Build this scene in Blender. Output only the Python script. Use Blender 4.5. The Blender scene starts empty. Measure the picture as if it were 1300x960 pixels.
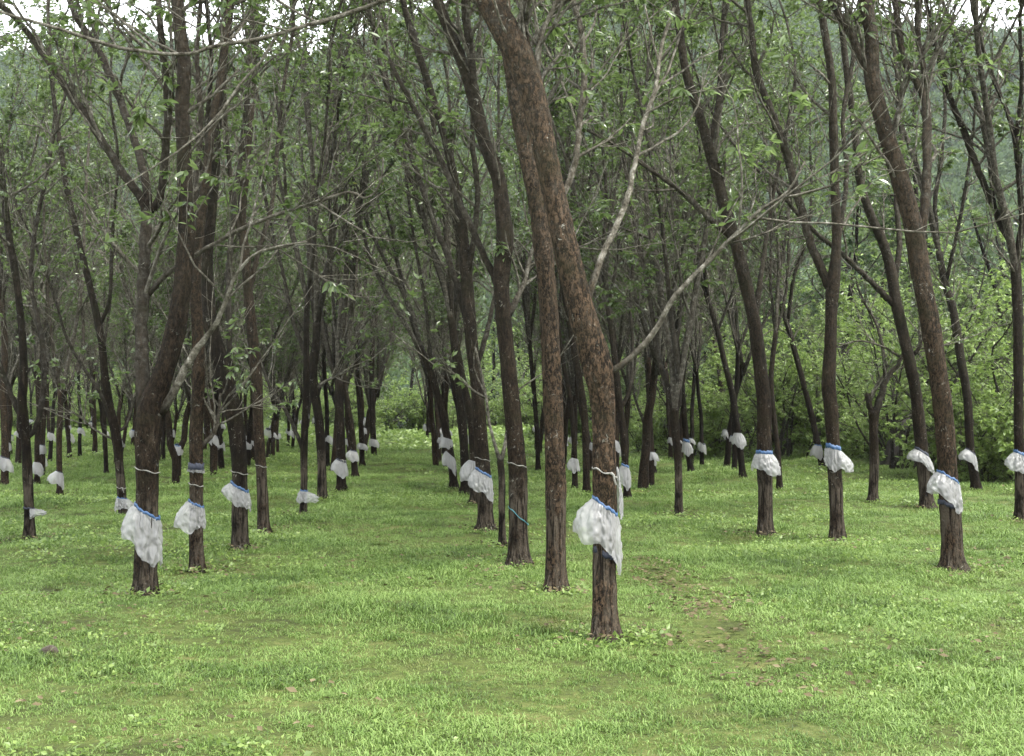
import bpy, math, random
import numpy as np

# ------------------------------------------------------------------ camera, world, sun, exposure
scene = bpy.context.scene
C = scene.collection
F_PX, CX, CY, CAM_H = 1650.0, 650.0, 435.0, 1.6
HORIZON = 530.0
PITCH = math.atan((HORIZON - CY) / F_PX)

cam_data = bpy.data.cameras.new('camera')
cam_data.sensor_width = 36.0
cam_data.lens = 36.0 * F_PX / 1300.0
cam_data.shift_y = -45.0 / 1300.0
cam_data.clip_start = 0.05
cam_data.clip_end = 4000
cam = bpy.data.objects.new('camera', cam_data)
cam.location = (0, 0, CAM_H)
cam.rotation_euler = (math.pi / 2 + PITCH, 0, 0)
C.objects.link(cam)
scene.camera = cam

SUN_ELEV, SUN_AZ = math.radians(58), math.radians(118)     # azimuth clockwise from +Y (north)
world = bpy.data.worlds.new('World')
scene.world = world
world.use_nodes = True
wt = world.node_tree
for n in list(wt.nodes):
    wt.nodes.remove(n)
w_out = wt.nodes.new('ShaderNodeOutputWorld')
w_bg = wt.nodes.new('ShaderNodeBackground')
w_sky = wt.nodes.new('ShaderNodeTexSky')
w_sky.sky_type = 'NISHITA'
w_sky.sun_disc = False
w_sky.sun_elevation = SUN_ELEV
w_sky.sun_rotation = SUN_AZ
w_sky.dust_density = 3.0
w_mix = wt.nodes.new('ShaderNodeMix')          # a closed white cloud cover over the clear sky
w_mix.data_type = 'RGBA'
w_mix.inputs[0].default_value = 0.88
w_mix.inputs[7].default_value = (9.6, 9.9, 10.2, 1)
wt.links.new(w_sky.outputs[0], w_mix.inputs[6])
wt.links.new(w_mix.outputs[2], w_bg.inputs[0])
w_bg.inputs[1].default_value = 0.12
wt.links.new(w_bg.outputs[0], w_out.inputs[0])

sun_data = bpy.data.lights.new('sun', 'SUN')
sun_data.energy = 2.4
sun_data.angle = math.radians(20)
sun_data.color = (1.0, 0.965, 0.91)
sun = bpy.data.objects.new('sun', sun_data)
sun.rotation_euler = (math.pi / 2 - SUN_ELEV, 0, math.pi - SUN_AZ)
sun.location = (20, -20, 40)
C.objects.link(sun)

scene.view_settings.view_transform = 'Standard'
scene.view_settings.look = 'None'
scene.view_settings.gamma = 1.0
scene.view_settings.exposure = 2.0
scene.view_settings.use_curve_mapping = False
scene.cycles.max_bounces = 7
scene.cycles.diffuse_bounces = 4
scene.cycles.glossy_bounces = 2
scene.cycles.transmission_bounces = 4
scene.cycles.transparent_max_bounces = 12
scene.cycles.volume_bounces = 0
scene.cycles.caustics_reflective = False
scene.cycles.caustics_refractive = False
scene.cycles.use_denoising = True

RNG = np.random.default_rng(7)

# ------------------------------------------------------------------ helpers
def new_mat(name):
    m = bpy.data.materials.new(name)
    m.use_nodes = True
    nt = m.node_tree
    for n in list(nt.nodes):
        nt.nodes.remove(n)
    return m, nt, nt.nodes.new('ShaderNodeOutputMaterial')

class NT:
    """small wrapper to write node trees briefly"""
    def __init__(s, nt):
        s.nt = nt
    def n(s, kind, **kw):
        nd = s.nt.nodes.new(kind)
        for k, v in kw.items():
            setattr(nd, k, v)
        return nd
    def l(s, a, b):
        s.nt.links.new(a, b)
    def put(s, sock, v):
        if hasattr(v, 'is_linked') or isinstance(v, bpy.types.NodeSocket):
            s.nt.links.new(v, sock)
        else:
            sock.default_value = v
    def mix(s, fac, a, b, blend='MIX'):
        nd = s.nt.nodes.new('ShaderNodeMix'); nd.data_type = 'RGBA'; nd.blend_type = blend
        s.put(nd.inputs[0], fac); s.put(nd.inputs[6], a); s.put(nd.inputs[7], b)
        return nd.outputs[2]
    def math(s, op, a, b=0.0, clamp=False):
        nd = s.nt.nodes.new('ShaderNodeMath'); nd.operation = op; nd.use_clamp = clamp
        s.put(nd.inputs[0], a); s.put(nd.inputs[1], b)
        return nd.outputs[0]
    def noise(s, vec, scale, detail=4, rough=0.6, dist=0.0):
        nd = s.nt.nodes.new('ShaderNodeTexNoise')
        nd.inputs['Scale'].default_value = scale; nd.inputs['Detail'].default_value = detail
        nd.inputs['Roughness'].default_value = rough; nd.inputs['Distortion'].default_value = dist
        s.put(nd.inputs['Vector'], vec)
        return nd.outputs[0]
    def map(s, vec, scale):
        nd = s.nt.nodes.new('ShaderNodeMapping'); nd.inputs['Scale'].default_value = scale
        s.put(nd.inputs['Vector'], vec)
        return nd.outputs[0]
    def ramp(s, fac, stops):
        nd = s.nt.nodes.new('ShaderNodeValToRGB')
        cr = nd.color_ramp
        while len(cr.elements) < len(stops):
            cr.elements.new(0.5)
        for e, (p, c) in zip(cr.elements, stops):
            e.position = p; e.color = (*c, 1) if len(c) == 3 else c
        s.put(nd.inputs[0], fac)
        return nd.outputs[0]
    def step(s, fac, lo, hi):
        nd = s.nt.nodes.new('ShaderNodeMapRange'); nd.interpolation_type = 'SMOOTHSTEP'
        s.put(nd.inputs[0], fac); nd.inputs[1].default_value = lo; nd.inputs[2].default_value = hi
        return nd.outputs[0]
    def attr(s, name):
        nd = s.nt.nodes.new('ShaderNodeAttribute'); nd.attribute_name = name
        return nd.outputs['Fac']

def bark_material():
    m, nt, out = new_mat('rubber_tree_bark')
    k = NT(nt)
    tc = k.n('ShaderNodeTexCoord')
    co = tc.outputs['Object']
    streak = k.noise(k.map(co, (1, 1, 0.16)), 34, 5, 0.65, 0.4)
    blotch = k.noise(k.map(co, (1, 1, 0.55)), 6.5, 5, 0.62, 0.6)
    fine = k.noise(k.map(co, (1, 1, 0.5)), 85, 3, 0.7)
    s = k.math('ADD', k.math('MULTIPLY', streak, 0.38), k.math('MULTIPLY', blotch, 0.47))
    s = k.math('ADD', s, k.math('MULTIPLY', fine, 0.28))
    col = k.ramp(s, [(0.41, (0.0028, 0.0021, 0.0014)), (0.53, (0.0115, 0.0084, 0.0054)), (0.62, (0.030, 0.0222, 0.0140)), (0.75, (0.115, 0.09, 0.064))])
    # reddish flaking bark
    flake = k.step(k.noise(k.map(co, (1, 1, 0.5)), 42, 4, 0.8, 0.5), 0.47, 0.56)
    col = k.mix(k.math('MULTIPLY', flake, k.attr('flaky')), col, (0.092, 0.061, 0.037, 1))
    tone = k.math('ADD', k.math('MULTIPLY', k.attr('flaky'), 0.42), 0.36)
    tn = k.n('ShaderNodeCombineXYZ')
    for i_ in range(3): k.l(tone, tn.inputs[i_])
    col = k.mix(1.0, col, tn.outputs[0], 'MULTIPLY')
    # smooth cut panel near the ground: greyer wood with vertical cracks
    crack = k.step(k.noise(k.map(co, (1, 1, 0.06)), 40, 3, 0.6), 0.40, 0.52)
    wood = k.mix(crack, (0.007, 0.0055, 0.004, 1), (0.075, 0.062, 0.046, 1))
    col = k.mix(k.math('MULTIPLY', k.attr('panel'), k.math('MULTIPLY', k.step(blotch, 0.36, 0.56), 0.8)), col, wood)
    # paler bark of the thinner limbs
    palec = k.ramp(k.noise(co, 16, 4, 0.7), [(0.35, (0.048, 0.043, 0.031)), (0.55, (0.165, 0.152, 0.12)), (0.72, (0.38, 0.365, 0.31))])
    col = k.mix(k.attr('pale'), col, palec)
    # moss film
    moss = k.step(k.noise(co, 2.2, 3, 0.6), 0.52, 0.72)
    col = k.mix(k.math('MULTIPLY', moss, 0.45), col, (0.018, 0.019, 0.008, 1))
    # lichen spots
    spot = k.step(k.noise(k.map(co, (1, 1, 0.8)), 19, 5, 0.75, 1.2), 0.60, 0.67)
    where = k.step(k.noise(co, 2.6, 3, 0.6), 0.49, 0.62)
    lich = k.math('MULTIPLY', spot, where)
    col = k.mix(k.math('MULTIPLY', lich, 0.75), col, (0.36, 0.355, 0.30, 1))
    bs = k.n('ShaderNodeBsdfPrincipled')
    k.l(col, bs.inputs['Base Color'])
    bs.inputs['Roughness'].default_value = 0.85
    bs.inputs['Specular IOR Level'].default_value = 0.08
    bp = k.n('ShaderNodeBump'); bp.inputs['Strength'].default_value = 1.0; bp.inputs['Distance'].default_value = 0.03
    hgt = k.math('ADD', k.math('ADD', streak, k.math('MULTIPLY', flake, 0.25)), k.math('MULTIPLY', fine, 0.4))
    k.l(hgt, bp.inputs['Height']); k.l(bp.outputs[0], bs.inputs['Normal'])
    k.l(bs.outputs[0], out.inputs[0])
    return m

def leaf_material(name, dark, mid, light, transl=0.35, rough=0.38, yellow=0.04, spec=0.5):
    m, nt, out = new_mat(name)
    k = NT(nt)
    sh = k.attr('shade')
    col = k.ramp(sh, [(0.0, dark), (0.5, mid), (1.0 - yellow, light), (1.0, (0.32, 0.26, 0.05))])
    bs = k.n('ShaderNodeBsdfPrincipled')
    k.l(col, bs.inputs['Base Color']); bs.inputs['Roughness'].default_value = rough
    bs.inputs['Specular IOR Level'].default_value = spec
    tr = k.n('ShaderNodeBsdfTranslucent')
    k.l(k.mix(0.5, col, (0.16, 0.235, 0.07, 1)), tr.inputs[0])
    mx = k.n('ShaderNodeMixShader'); mx.inputs[0].default_value = transl
    k.l(bs.outputs[0], mx.inputs[1]); k.l(tr.outputs[0], mx.inputs[2]); k.l(mx.outputs[0], out.inputs[0])
    return m

def grass_material():
    m, nt, out = new_mat('carpet_grass')
    k = NT(nt)
    geo = k.n('ShaderNodeNewGeometry'); pos = geo.outputs['Position']
    oi = k.n('ShaderNodeObjectInfo')
    patch = k.noise(pos, 0.55, 4, 0.65)
    fine = k.noise(pos, 3.0, 3, 0.6)
    v = k.math('ADD', k.math('SUBTRACT', k.math('MULTIPLY', patch, 0.95), 0.2), k.math('MULTIPLY', k.attr('shade'), 0.34))
    v = k.math('ADD', v, k.math('MULTIPLY', fine, 0.25))
    col = k.ramp(v, [(0.30, (0.026, 0.046, 0.011)), (0.44, (0.067, 0.113, 0.025)), (0.56, (0.108, 0.174, 0.039)), (0.74, (0.175, 0.245, 0.072))])
    dry = k.step(k.noise(pos, 0.8, 5, 0.7, 0.5), 0.57, 0.67)
    col = k.mix(k.math('MULTIPLY', dry, 0.6), col, (0.115, 0.092, 0.036, 1))
    bs = k.n('ShaderNodeBsdfPrincipled'); k.l(col, bs.inputs['Base Color'])
    bs.inputs['Roughness'].default_value = 0.55; bs.inputs['Specular IOR Level'].default_value = 0.22
    tr = k.n('ShaderNodeBsdfTranslucent'); k.l(k.mix(0.35, col, (0.165, 0.27, 0.045, 1)), tr.inputs[0])
    mx = k.n('ShaderNodeMixShader'); mx.inputs[0].default_value = 0.28
    k.l(bs.outputs[0], mx.inputs[1]); k.l(tr.outputs[0], mx.inputs[2]); k.l(mx.outputs[0], out.inputs[0])
    return m

def ground_material():
    m, nt, out = new_mat('soil_and_turf')
    k = NT(nt)
    geo = k.n('ShaderNodeNewGeometry'); pos = geo.outputs['Position']
    a = k.noise(pos, 1.3, 6, 0.7); b = k.noise(pos, 14, 4, 0.7)
    col = k.ramp(k.math('ADD', k.math('MULTIPLY', a, 0.6), k.math('MULTIPLY', b, 0.4)),
                 [(0.38, (0.028, 0.032, 0.011)), (0.52, (0.055, 0.072, 0.018)), (0.66, (0.11, 0.105, 0.04))])
    bs = k.n('ShaderNodeBsdfPrincipled'); k.l(col, bs.inputs['Base Color']); bs.inputs['Roughness'].default_value = 0.95
    bs.inputs['Specular IOR Level'].default_value = 0.1
    bp = k.n('ShaderNodeBump'); bp.inputs['Distance'].default_value = 0.05; k.l(b, bp.inputs['Height']); k.l(bp.outputs[0], bs.inputs['Normal'])
    k.l(bs.outputs[0], out.inputs[0])
    return m

def plastic_material():
    m, nt, out = new_mat('milky_plastic_sheet')
    k = NT(nt)
    tc = k.n('ShaderNodeTexCoord'); co = tc.outputs['Object']
    dirt = k.step(k.noise(co, 9, 5, 0.7, 0.4), 0.45, 0.75)
    col = k.mix(k.math('MULTIPLY', dirt, 0.55), (0.38, 0.38, 0.37, 1), (0.12, 0.115, 0.085, 1))
    bs = k.n('ShaderNodeBsdfPrincipled'); k.l(col, bs.inputs['Base Color'])
    bs.inputs['Roughness'].default_value = 0.2; bs.inputs['Specular IOR Level'].default_value = 0.7
    bp = k.n('ShaderNodeBump'); bp.inputs['Strength'].default_value = 0.8; bp.inputs['Distance'].default_value = 0.05
    k.l(k.noise(k.map(co, (1, 1, 0.5)), 11, 1.5, 0.45, 1.2), bp.inputs['Height']); k.l(bp.outputs[0], bs.inputs['Normal'])
    tr = k.n('ShaderNodeBsdfTranslucent'); tr.inputs[0].default_value = (0.30, 0.30, 0.285, 1)
    mx = k.n('ShaderNodeMixShader'); mx.inputs[0].default_value = 0.40
    k.l(bs.outputs[0], mx.inputs[1]); k.l(tr.outputs[0], mx.inputs[2])
    tp = k.n('ShaderNodeBsdfTransparent')
    mx2 = k.n('ShaderNodeMixShader')
    k.put(mx2.inputs[0], k.math('MULTIPLY', k.math('SUBTRACT', 1.0, k.math('MULTIPLY', dirt, 0.65)), 0.36))
    k.l(mx.outputs[0], mx2.inputs[1]); k.l(tp.outputs[0], mx2.inputs[2]); k.l(mx2.outputs[0], out.inputs[0])
    return m

def plain(name, col, rough=0.6, var=0.3, scale=20):
    m, nt, out = new_mat(name)
    k = NT(nt)
    tc = k.n('ShaderNodeTexCoord')
    f = k.noise(tc.outputs['Object'], scale, 4, 0.65)
    c = k.mix(f, tuple(x * (1 - var) for x in col) + (1,), tuple(min(1, x * (1 + var)) for x in col) + (1,))
    bs = k.n('ShaderNodeBsdfPrincipled'); k.l(c, bs.inputs['Base Color']); bs.inputs['Roughness'].default_value = rough
    bp = k.n('ShaderNodeBump'); bp.inputs['Distance'].default_value = 0.01; k.l(f, bp.inputs['Height']); k.l(bp.outputs[0], bs.inputs['Normal'])
    k.l(bs.outputs[0], out.inputs[0])
    return m

M = {
    'bark': bark_material(),
    'leaf': leaf_material('rubber_tree_leaf', (0.024, 0.038, 0.013), (0.085, 0.124, 0.044), (0.205, 0.26, 0.11), 0.46, 0.27, 0.03, 0.7),
    'leaf_fresh': leaf_material('undergrowth_leaf', (0.08, 0.13, 0.026), (0.155, 0.23, 0.05), (0.26, 0.34, 0.085), 0.48, 0.42),
    'leaf_forest': leaf_material('forest_leaf', (0.05, 0.08, 0.022), (0.085, 0.13, 0.035), (0.14, 0.20, 0.06), 0.42, 0.45),
    'leaf_hill': leaf_material('hill_leaf', (0.022, 0.042, 0.02), (0.042, 0.07, 0.03), (0.075, 0.11, 0.045), 0.3, 0.6, 0.0, 0.2),
    'grass': grass_material(),
    'ground': ground_material(),
    'plastic': plastic_material(),
    'blue': plain('blue_plastic_band', (0.014, 0.05, 0.12), 0.55, 0.6, 30),
    'blackband': plain('dark_sealing_strip', (0.006, 0.009, 0.02), 0.7, 0.5, 30),
    'string': plain('pale_tape', (0.15, 0.145, 0.125), 0.6, 0.7, 45),
    'greenstring': plain('teal_string', (0.02, 0.11, 0.13), 0.5, 0.25, 30),
    'dead': leaf_material('dead_leaf', (0.045, 0.034, 0.015), (0.085, 0.066, 0.033), (0.16, 0.13, 0.075), 0.15, 0.7, 0.0, 0.2),
    'darkwood': plain('black_weathered_wood', (0.022, 0.018, 0.014), 0.85, 0.5, 25),
    'stump': plain('weathered_wood', (0.04, 0.03, 0.02), 0.9, 0.6, 40),
}

def mesh_np(name, V, Q=None, T=None, attrs=None, mats=(), smooth=True, mat_idx=None):
    """one mesh from arrays of vertices, quads and triangles"""
    V = np.asarray(V, np.float32).reshape(-1, 3)
    Q = np.zeros((0, 4), np.int32) if Q is None or len(Q) == 0 else np.asarray(Q, np.int32).reshape(-1, 4)
    T = np.zeros((0, 3), np.int32) if T is None or len(T) == 0 else np.asarray(T, np.int32).reshape(-1, 3)
    me = bpy.data.meshes.new(name)
    me.vertices.add(len(V)); me.vertices.foreach_set('co', V.ravel())
    me.loops.add(Q.size + T.size)
    me.loops.foreach_set('vertex_index', np.concatenate([Q.ravel(), T.ravel()]).astype(np.int32))
    me.polygons.add(len(Q) + len(T))
    starts = np.concatenate([np.arange(len(Q)) * 4, Q.size + np.arange(len(T)) * 3]).astype(np.int32)
    me.polygons.foreach_set('loop_start', starts)
    me.polygons.foreach_set('loop_total', np.concatenate([np.full(len(Q), 4), np.full(len(T), 3)]).astype(np.int32))
    me.polygons.foreach_set('use_smooth', np.full(len(Q) + len(T), smooth))
    if mat_idx is not None:
        me.polygons.foreach_set('material_index', np.asarray(mat_idx, np.int32))
    for k_, a in (attrs or {}).items():
        at = me.attributes.new(k_, 'FLOAT', 'POINT')
        at.data.foreach_set('value', np.asarray(a, np.float32))
    for m in mats:
        me.materials.append(m)
    me.update(calc_edges=True)
    return me

def link(name, me, parent=None, loc=(0, 0, 0), kind=None):
    o = bpy.data.objects.new(name, me)
    C.objects.link(o)
    o.location = loc
    if parent is not None:
        o.parent = parent
    if kind:
        o['kind'] = kind
    return o

def thing(name, label, cat, loc, group=None):
    o = bpy.data.objects.new(name, None)
    o.empty_display_size = 0.2
    C.objects.link(o)
    o.location = loc
    o['label'] = label; o['category'] = cat
    if group:
        o['group'] = group
    return o

def tag(o, label, cat, group=None):
    o['label'] = label; o['category'] = cat
    if group:
        o['group'] = group

def copy_tree(root, loc, rz, sc, label=None, group=None):
    r = root.copy(); C.objects.link(r)
    r.location = loc; r.rotation_euler = (0, 0, rz); r.scale = (sc, sc, sc)
    if label: r['label'] = label
    if group: r['group'] = group
    for ch in list(root.children):
        c = ch.copy(); C.objects.link(c); c.parent = r
    return r

# ------------------------------------------------------------------ ground shape and pixel rays
def gz(x, y):
    x = np.asarray(x, float); y = np.asarray(y, float)
    h = (0.035 + 0.0013 * np.clip(y - 14, 0, 30)) * np.sin(1.35 * y + 0.8 * np.sin(0.55 * x + 0.4)) + 0.03 * np.sin(0.62 * y - 0.45 * x + 1.1)
    h = h + 0.025 * np.sin(2.3 * x + 0.6 * y) * np.sin(1.1 * y + 0.5) + 0.015 * np.sin(3.7 * x - 2.9 * y)
    fade = np.clip((y - 4) / 8, 0.2, 1) * np.clip((90 - y) / 30, 0, 1)
    h = h * fade
    h = h + 1.0 * np.exp(-((y - 74) / 12) ** 2) * (0.75 + 0.25 * np.sin(0.3 * x))        # weedy bank that closes the lane
    h = h + 0.6 * np.exp(-((x - 0.33 * y) / 5) ** 2) * np.clip((y - 30) / 15, 0, 1) * np.clip((80 - y) / 20, 0, 1)
    return h

CT, ST = math.cos(PITCH), math.sin(PITCH)
def ray(x, y):
    u, v = x - CX, CY - y
    return np.array([u, F_PX * CT - v * ST, F_PX * ST + v * CT])

def at(x, y, d):
    r = ray(x, y)
    p = r * (d / r[1])
    p[2] += CAM_H
    return p

def project(P):
    v = np.asarray(P, float) - np.array([0, 0, CAM_H])
    f = v[:, 1] * CT + v[:, 2] * ST
    w = -v[:, 1] * ST + v[:, 2] * CT
    return np.stack([CX + F_PX * v[:, 0] / f, CY - F_PX * w / f], -1)

def ground_hit(x, y):
    r = ray(x, y)
    d = 10.0
    z = 0.0
    for _ in range(30):
        t = (z - CAM_H) / r[2]
        p = r * t
        z = 0.5 * z + 0.5 * float(gz(p[0], p[1]))
    return np.array([p[0], p[1], float(gz(p[0], p[1]))])

# ------------------------------------------------------------------ tubes, twigs, leaves
def norm(v):
    v = np.asarray(v, float)
    return v / (np.linalg.norm(v, axis=-1, keepdims=True) + 1e-9)

def catmull(P, step):
    """resample a polyline of (x,y,z,r) rows along a Catmull-Rom curve"""
    P = np.asarray(P, float)
    if len(P) < 2:
        return P
    E = np.vstack([2 * P[0] - P[1], P, 2 * P[-1] - P[-2]])
    out = []
    for i in range(1, len(E) - 2):
        p0, p1, p2, p3 = E[i - 1], E[i], E[i + 1], E[i + 2]
        n = max(1, int(round(np.linalg.norm(p2[:3] - p1[:3]) / step)))
        for t in np.arange(n) / n:
            out.append(0.5 * (2 * p1 + (p2 - p0) * t + (2 * p0 - 5 * p1 + 4 * p2 - p3) * t * t + (3 * p1 - p0 - 3 * p2 + p3) * t ** 3))
    out.append(P[-1])
    out = np.array(out)
    out[:, 3] = np.maximum(out[:, 3], 0.002)
    return out

class Geo:
    """collects tubes; every vertex carries pale / flaky / panel"""
    def __init__(s):
        s.V, s.Q, s.T, s.A, s.n = [], [], [], {'pale': [], 'flaky': [], 'panel': []}, 0
    def tube(s, path, sides=6, pale=0.0, flaky=0.0, panel=None, lump=0.0, cap=True, seed=0.0, flare=None):
        path = np.asarray(path, float)
        n = len(path)
        P, R = path[:, :3], path[:, 3]
        tan = norm(np.gradient(P, axis=0))
        ref = np.array([0.0, 1.0, 0.0]) if abs(tan[0][1]) < 0.9 else np.array([1.0, 0, 0])
        ang = np.arange(sides) * 2 * math.pi / sides
        U = norm(np.cross(tan, ref)); W = np.cross(tan, U)
        rad = np.repeat(R[:, None], sides, 1)
        if lump:
            zz = np.cumsum(np.r_[0, np.linalg.norm(np.diff(P, axis=0), axis=1)])[:, None]
            a = ang[None, :]
            l = 0.5 * np.sin(2 * a + 1.7 * zz + seed) + 0.45 * np.sin(3 * a - 2.6 * zz + 1.3 * seed) + 0.35 * np.sin(5 * a + 4.1 * zz + 2 * seed) \
                + 0.3 * np.sin(8 * a + 9 * zz + seed * 3) + 0.3 * np.sin(7 * zz + seed) + 0.22 * np.sin(11 * a - 21 * zz + seed) + 0.2 * np.sin(4 * a + 33 * zz)
            rad = rad * (1 + lump * l)
        if flare is not None:
            rad = rad * (1 + flare[:, None] * (.55 + .6 * np.sin(3 * ang + seed)[None, :] + .3 * np.sin(5 * ang + 2 * seed)[None, :]))
        ring = P[:, None, :] + rad[:, :, None] * (np.cos(ang)[None, :, None] * U[:, None, :] + np.sin(ang)[None, :, None] * W[:, None, :])
        i = (np.arange(n - 1)[:, None] * sides + np.arange(sides)[None, :])
        j = (np.arange(n - 1)[:, None] * sides + (np.arange(sides)[None, :] + 1) % sides)
        q = np.stack([i, j, j + sides, i + sides], -1).reshape(-1, 4) + s.n
        s.V.append(ring.reshape(-1, 3)); s.Q.append(q)
        nv = n * sides
        pv = np.repeat(np.broadcast_to(np.asarray(pale, float), (n,)), sides)
        s.A['pale'].append(pv); s.A['flaky'].append(np.full(nv, flaky))
        if panel is None:
            s.A['panel'].append(np.zeros(nv))
        else:
            hh = np.repeat(P[:, 2], sides)
            fr = np.clip(-(ring.reshape(-1, 3)[:, 1] - np.repeat(P[:, 1], sides)) / np.repeat(R, sides) * 1.6 + 0.4, 0, 1)
            s.A['panel'].append(np.clip((panel - hh) / 0.15, 0, 1) * fr)
        s.n += nv
        if cap:
            for e, fl in ((0, 1), (n - 1, 0)):
                s.V.append(P[e][None, :])
                for kk in s.A: s.A[kk].append(np.array([s.A[kk][-1 if kk != 'x' else 0][-1]]))
                idx = s.n; s.n += 1
                b = idx - nv - (0 if e == 0 else 1) + e * sides
                r_ = np.arange(sides) + b; r2 = np.roll(r_, -1)
                s.T.append(np.stack([r2, r_, np.full(sides, idx)], -1) if fl else np.stack([r_, r2, np.full(sides, idx)], -1))
    def mesh(s, name, origin=(0, 0, 0)):
        V = np.vstack(s.V) - np.asarray(origin)
        return mesh_np(name, V, np.vstack(s.Q), np.vstack(s.T) if s.T else None,
                       {k_: np.concatenate(a) for k_, a in s.A.items()}, (M['bark'],))

def unit(x, y, z):
    l = math.sqrt(x * x + y * y + z * z) + 1e-9
    return x / l, y / l, z / l

def walk(rng, p, d, L, r0, r1, n, wig, up):
    """a wandering branch: rows of (x,y,z,r)"""
    px_, py_, pz_ = float(p[0]), float(p[1]), float(p[2])
    dx, dy, dz = unit(d[0], d[1], d[2])
    J = rng.normal(0, wig, (n, 3)).tolist()
    st = L / n
    rows = [(px_, py_, pz_, r0)]
    for i in range(n):
        j = J[i]
        dx, dy, dz = unit(dx + j[0], dy + j[1], dz + j[2] + up)
        px_ += dx * st; py_ += dy * st; pz_ += dz * st
        rows.append((px_, py_, pz_, r0 + (r1 - r0) * (i + 1) / n))
    return np.array(rows)

def side_dir(rng, tan, ang):
    x, y, z = unit(float(tan[0]), float(tan[1]), float(tan[2]))
    u, v, w = rng.normal(0, 1, 3).tolist()
    a, b, c = unit(y * w - z * v, z * u - x * w, x * v - y * u)
    ca, sa = math.cos(ang), math.sin(ang)
    return np.array((x * ca + a * sa, y * ca + b * sa, z * ca + c * sa))

class Leaves:
    def __init__(s):
        s.p, s.d, s.l = [], [], []
    def trio(s, rng, p, d, L):
        dx, dy, dz = unit(float(d[0]), float(d[1]), float(d[2]))
        R = rng.random(4).tolist(); J = rng.normal(0, .17, 12).tolist()
        sx, sy, sz = unit(dy + J[0], -dx + J[1], J[2])
        dr = -.1 - .7 * R[0]
        for k_, a in enumerate((-0.75, 0, 0.75)):
            ca, sa = math.cos(a), math.sin(a)
            j = 3 + 3 * k_
            s.p.append(p); s.d.append(unit(dx * ca + sx * sa + J[j], dy * ca + sy * sa + J[j + 1], dz * ca + sz * sa + dr + J[j + 2])); s.l.append(L * (.8 + .35 * R[1 + k_]))
    def one(s, rng, p, d, L):
        s.p.append(p); s.d.append(unit(*[float(q) for q in d])); s.l.append(L)
    def mesh(s, name, rng, mat, origin=(0, 0, 0), six=False, wid=0.21, tint=0.0):
        p = np.array(s.p) - np.asarray(origin); d = np.array(s.d); L = np.array(s.l)[:, None]
        n = len(p)
        up = norm(np.array([0, 0, 1.0]) + rng.normal(0, .45, (n, 3)))
        sd = norm(np.cross(d, up)); nr = np.cross(sd, d)
        sh = np.clip(rng.beta(2.2, 2.4, n) + tint, 0, 1)
        if six:
            w = wid * L
            vs = [p, p + d * L * .30 + sd * w * .85 + nr * L * .04, p + d * L * .66 + sd * w * .8 + nr * L * .02,
                  p + d * L - nr * L * .10, p + d * L * .66 - sd * w * .8 + nr * L * .02, p + d * L * .30 - sd * w * .85 + nr * L * .04,
                  p + d * L * .32 - nr * L * .02, p + d * L * .66 - nr * L * .04]
            V = np.stack(vs, 1).reshape(-1, 3); b = np.arange(n)[:, None] * 8
            Q = np.concatenate([b + np.array([[6, 1, 2, 7]]), b + np.array([[5, 6, 7, 4]])])
            T = np.concatenate([b + np.array([[0, 1, 6]]), b + np.array([[0, 6, 5]]), b + np.array([[7, 2, 3]]), b + np.array([[7, 3, 4]])])
            return mesh_np(name, V, Q, T, {'shade': np.repeat(sh, 8)}, (mat,), smooth=False)
        w = wid * 1.1 * L
        V = np.stack([p, p + d * L * .45 + sd * w + nr * L * .07, p + d * L, p + d * L * .45 - sd * w + nr * L * .07], 1).reshape(-1, 3)
        b = np.arange(n)[:, None] * 4
        T = np.concatenate([b + np.array([[0, 1, 2]]), b + np.array([[0, 2, 3]])])
        return mesh_np(name, V, None, T, {'shade': np.repeat(sh, 4)}, (mat,), smooth=False)

def dress(rng, geo, lv, path, t0, nb, L, sides, pale, leafL, nleaf, ang=(0.5, 1.0), twigs=5, up=0.06, leafy=1.0, tmax=1.0, bare=2):
    """side branches with twigs and leaves along a stem path"""
    n = len(path)
    for b in range(nb):
        t = t0 + (tmax - t0) * (b + rng.random()) / nb
        i = min(n - 2, int(t * (n - 1)))
        p = path[i, :3]; tan = path[min(i + 1, n - 1), :3] - path[max(i - 1, 0), :3]
        r = max(0.006, min(path[i, 3] * 0.55, 0.022 * L))
        bl = L * rng.uniform(.55, 1.15)
        br = walk(rng, p, side_dir(rng, tan, rng.uniform(*ang)), bl, r, r * .35, 6, .13, up)
        geo.tube(br, sides, pale=pale, cap=False)
        for q in range(bare):
            j = int(rng.integers(1, 6))
            td = side_dir(rng, br[j + 1 if j < 6 else 6, :3] - br[j, :3], rng.uniform(.3, .8))
            tw = walk(rng, br[j, :3], td, bl * rng.uniform(.3, .7), max(.0035, r * .38), .0025, 4, .16, 0.06)
            geo.tube(tw, 3, pale=1.0, cap=False)
        for q in range(twigs):
            tt = rng.uniform(.3, 1.0)
            j = min(5, int(tt * 6))
            tp = br[j, :3] + (br[j + 1, :3] - br[j, :3]) * (tt * 6 - j)
            td = side_dir(rng, br[min(j + 1, 6), :3] - br[j, :3], rng.uniform(.35, .95))
            tl = bl * rng.uniform(.22, .45)
            tw = walk(rng, tp, td, tl, r * .4, .002, 3, .2, 0.05)
            geo.tube(tw, 3, pale=min(1, pale + .1), cap=False)
            if rng.random() > leafy:
                continue
            for k_ in range(nleaf):
                f = rng.uniform(.25, 1.0) * 3
                m_ = min(2, int(f))
                lp = tw[m_, :3] + (tw[m_ + 1, :3] - tw[m_, :3]) * (f - m_)
                ld = side_dir(rng, td, rng.uniform(.5, 1.3))
                lv.trio(rng, lp + ld * .008, ld, leafL * rng.uniform(.75, 1.2))

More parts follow.
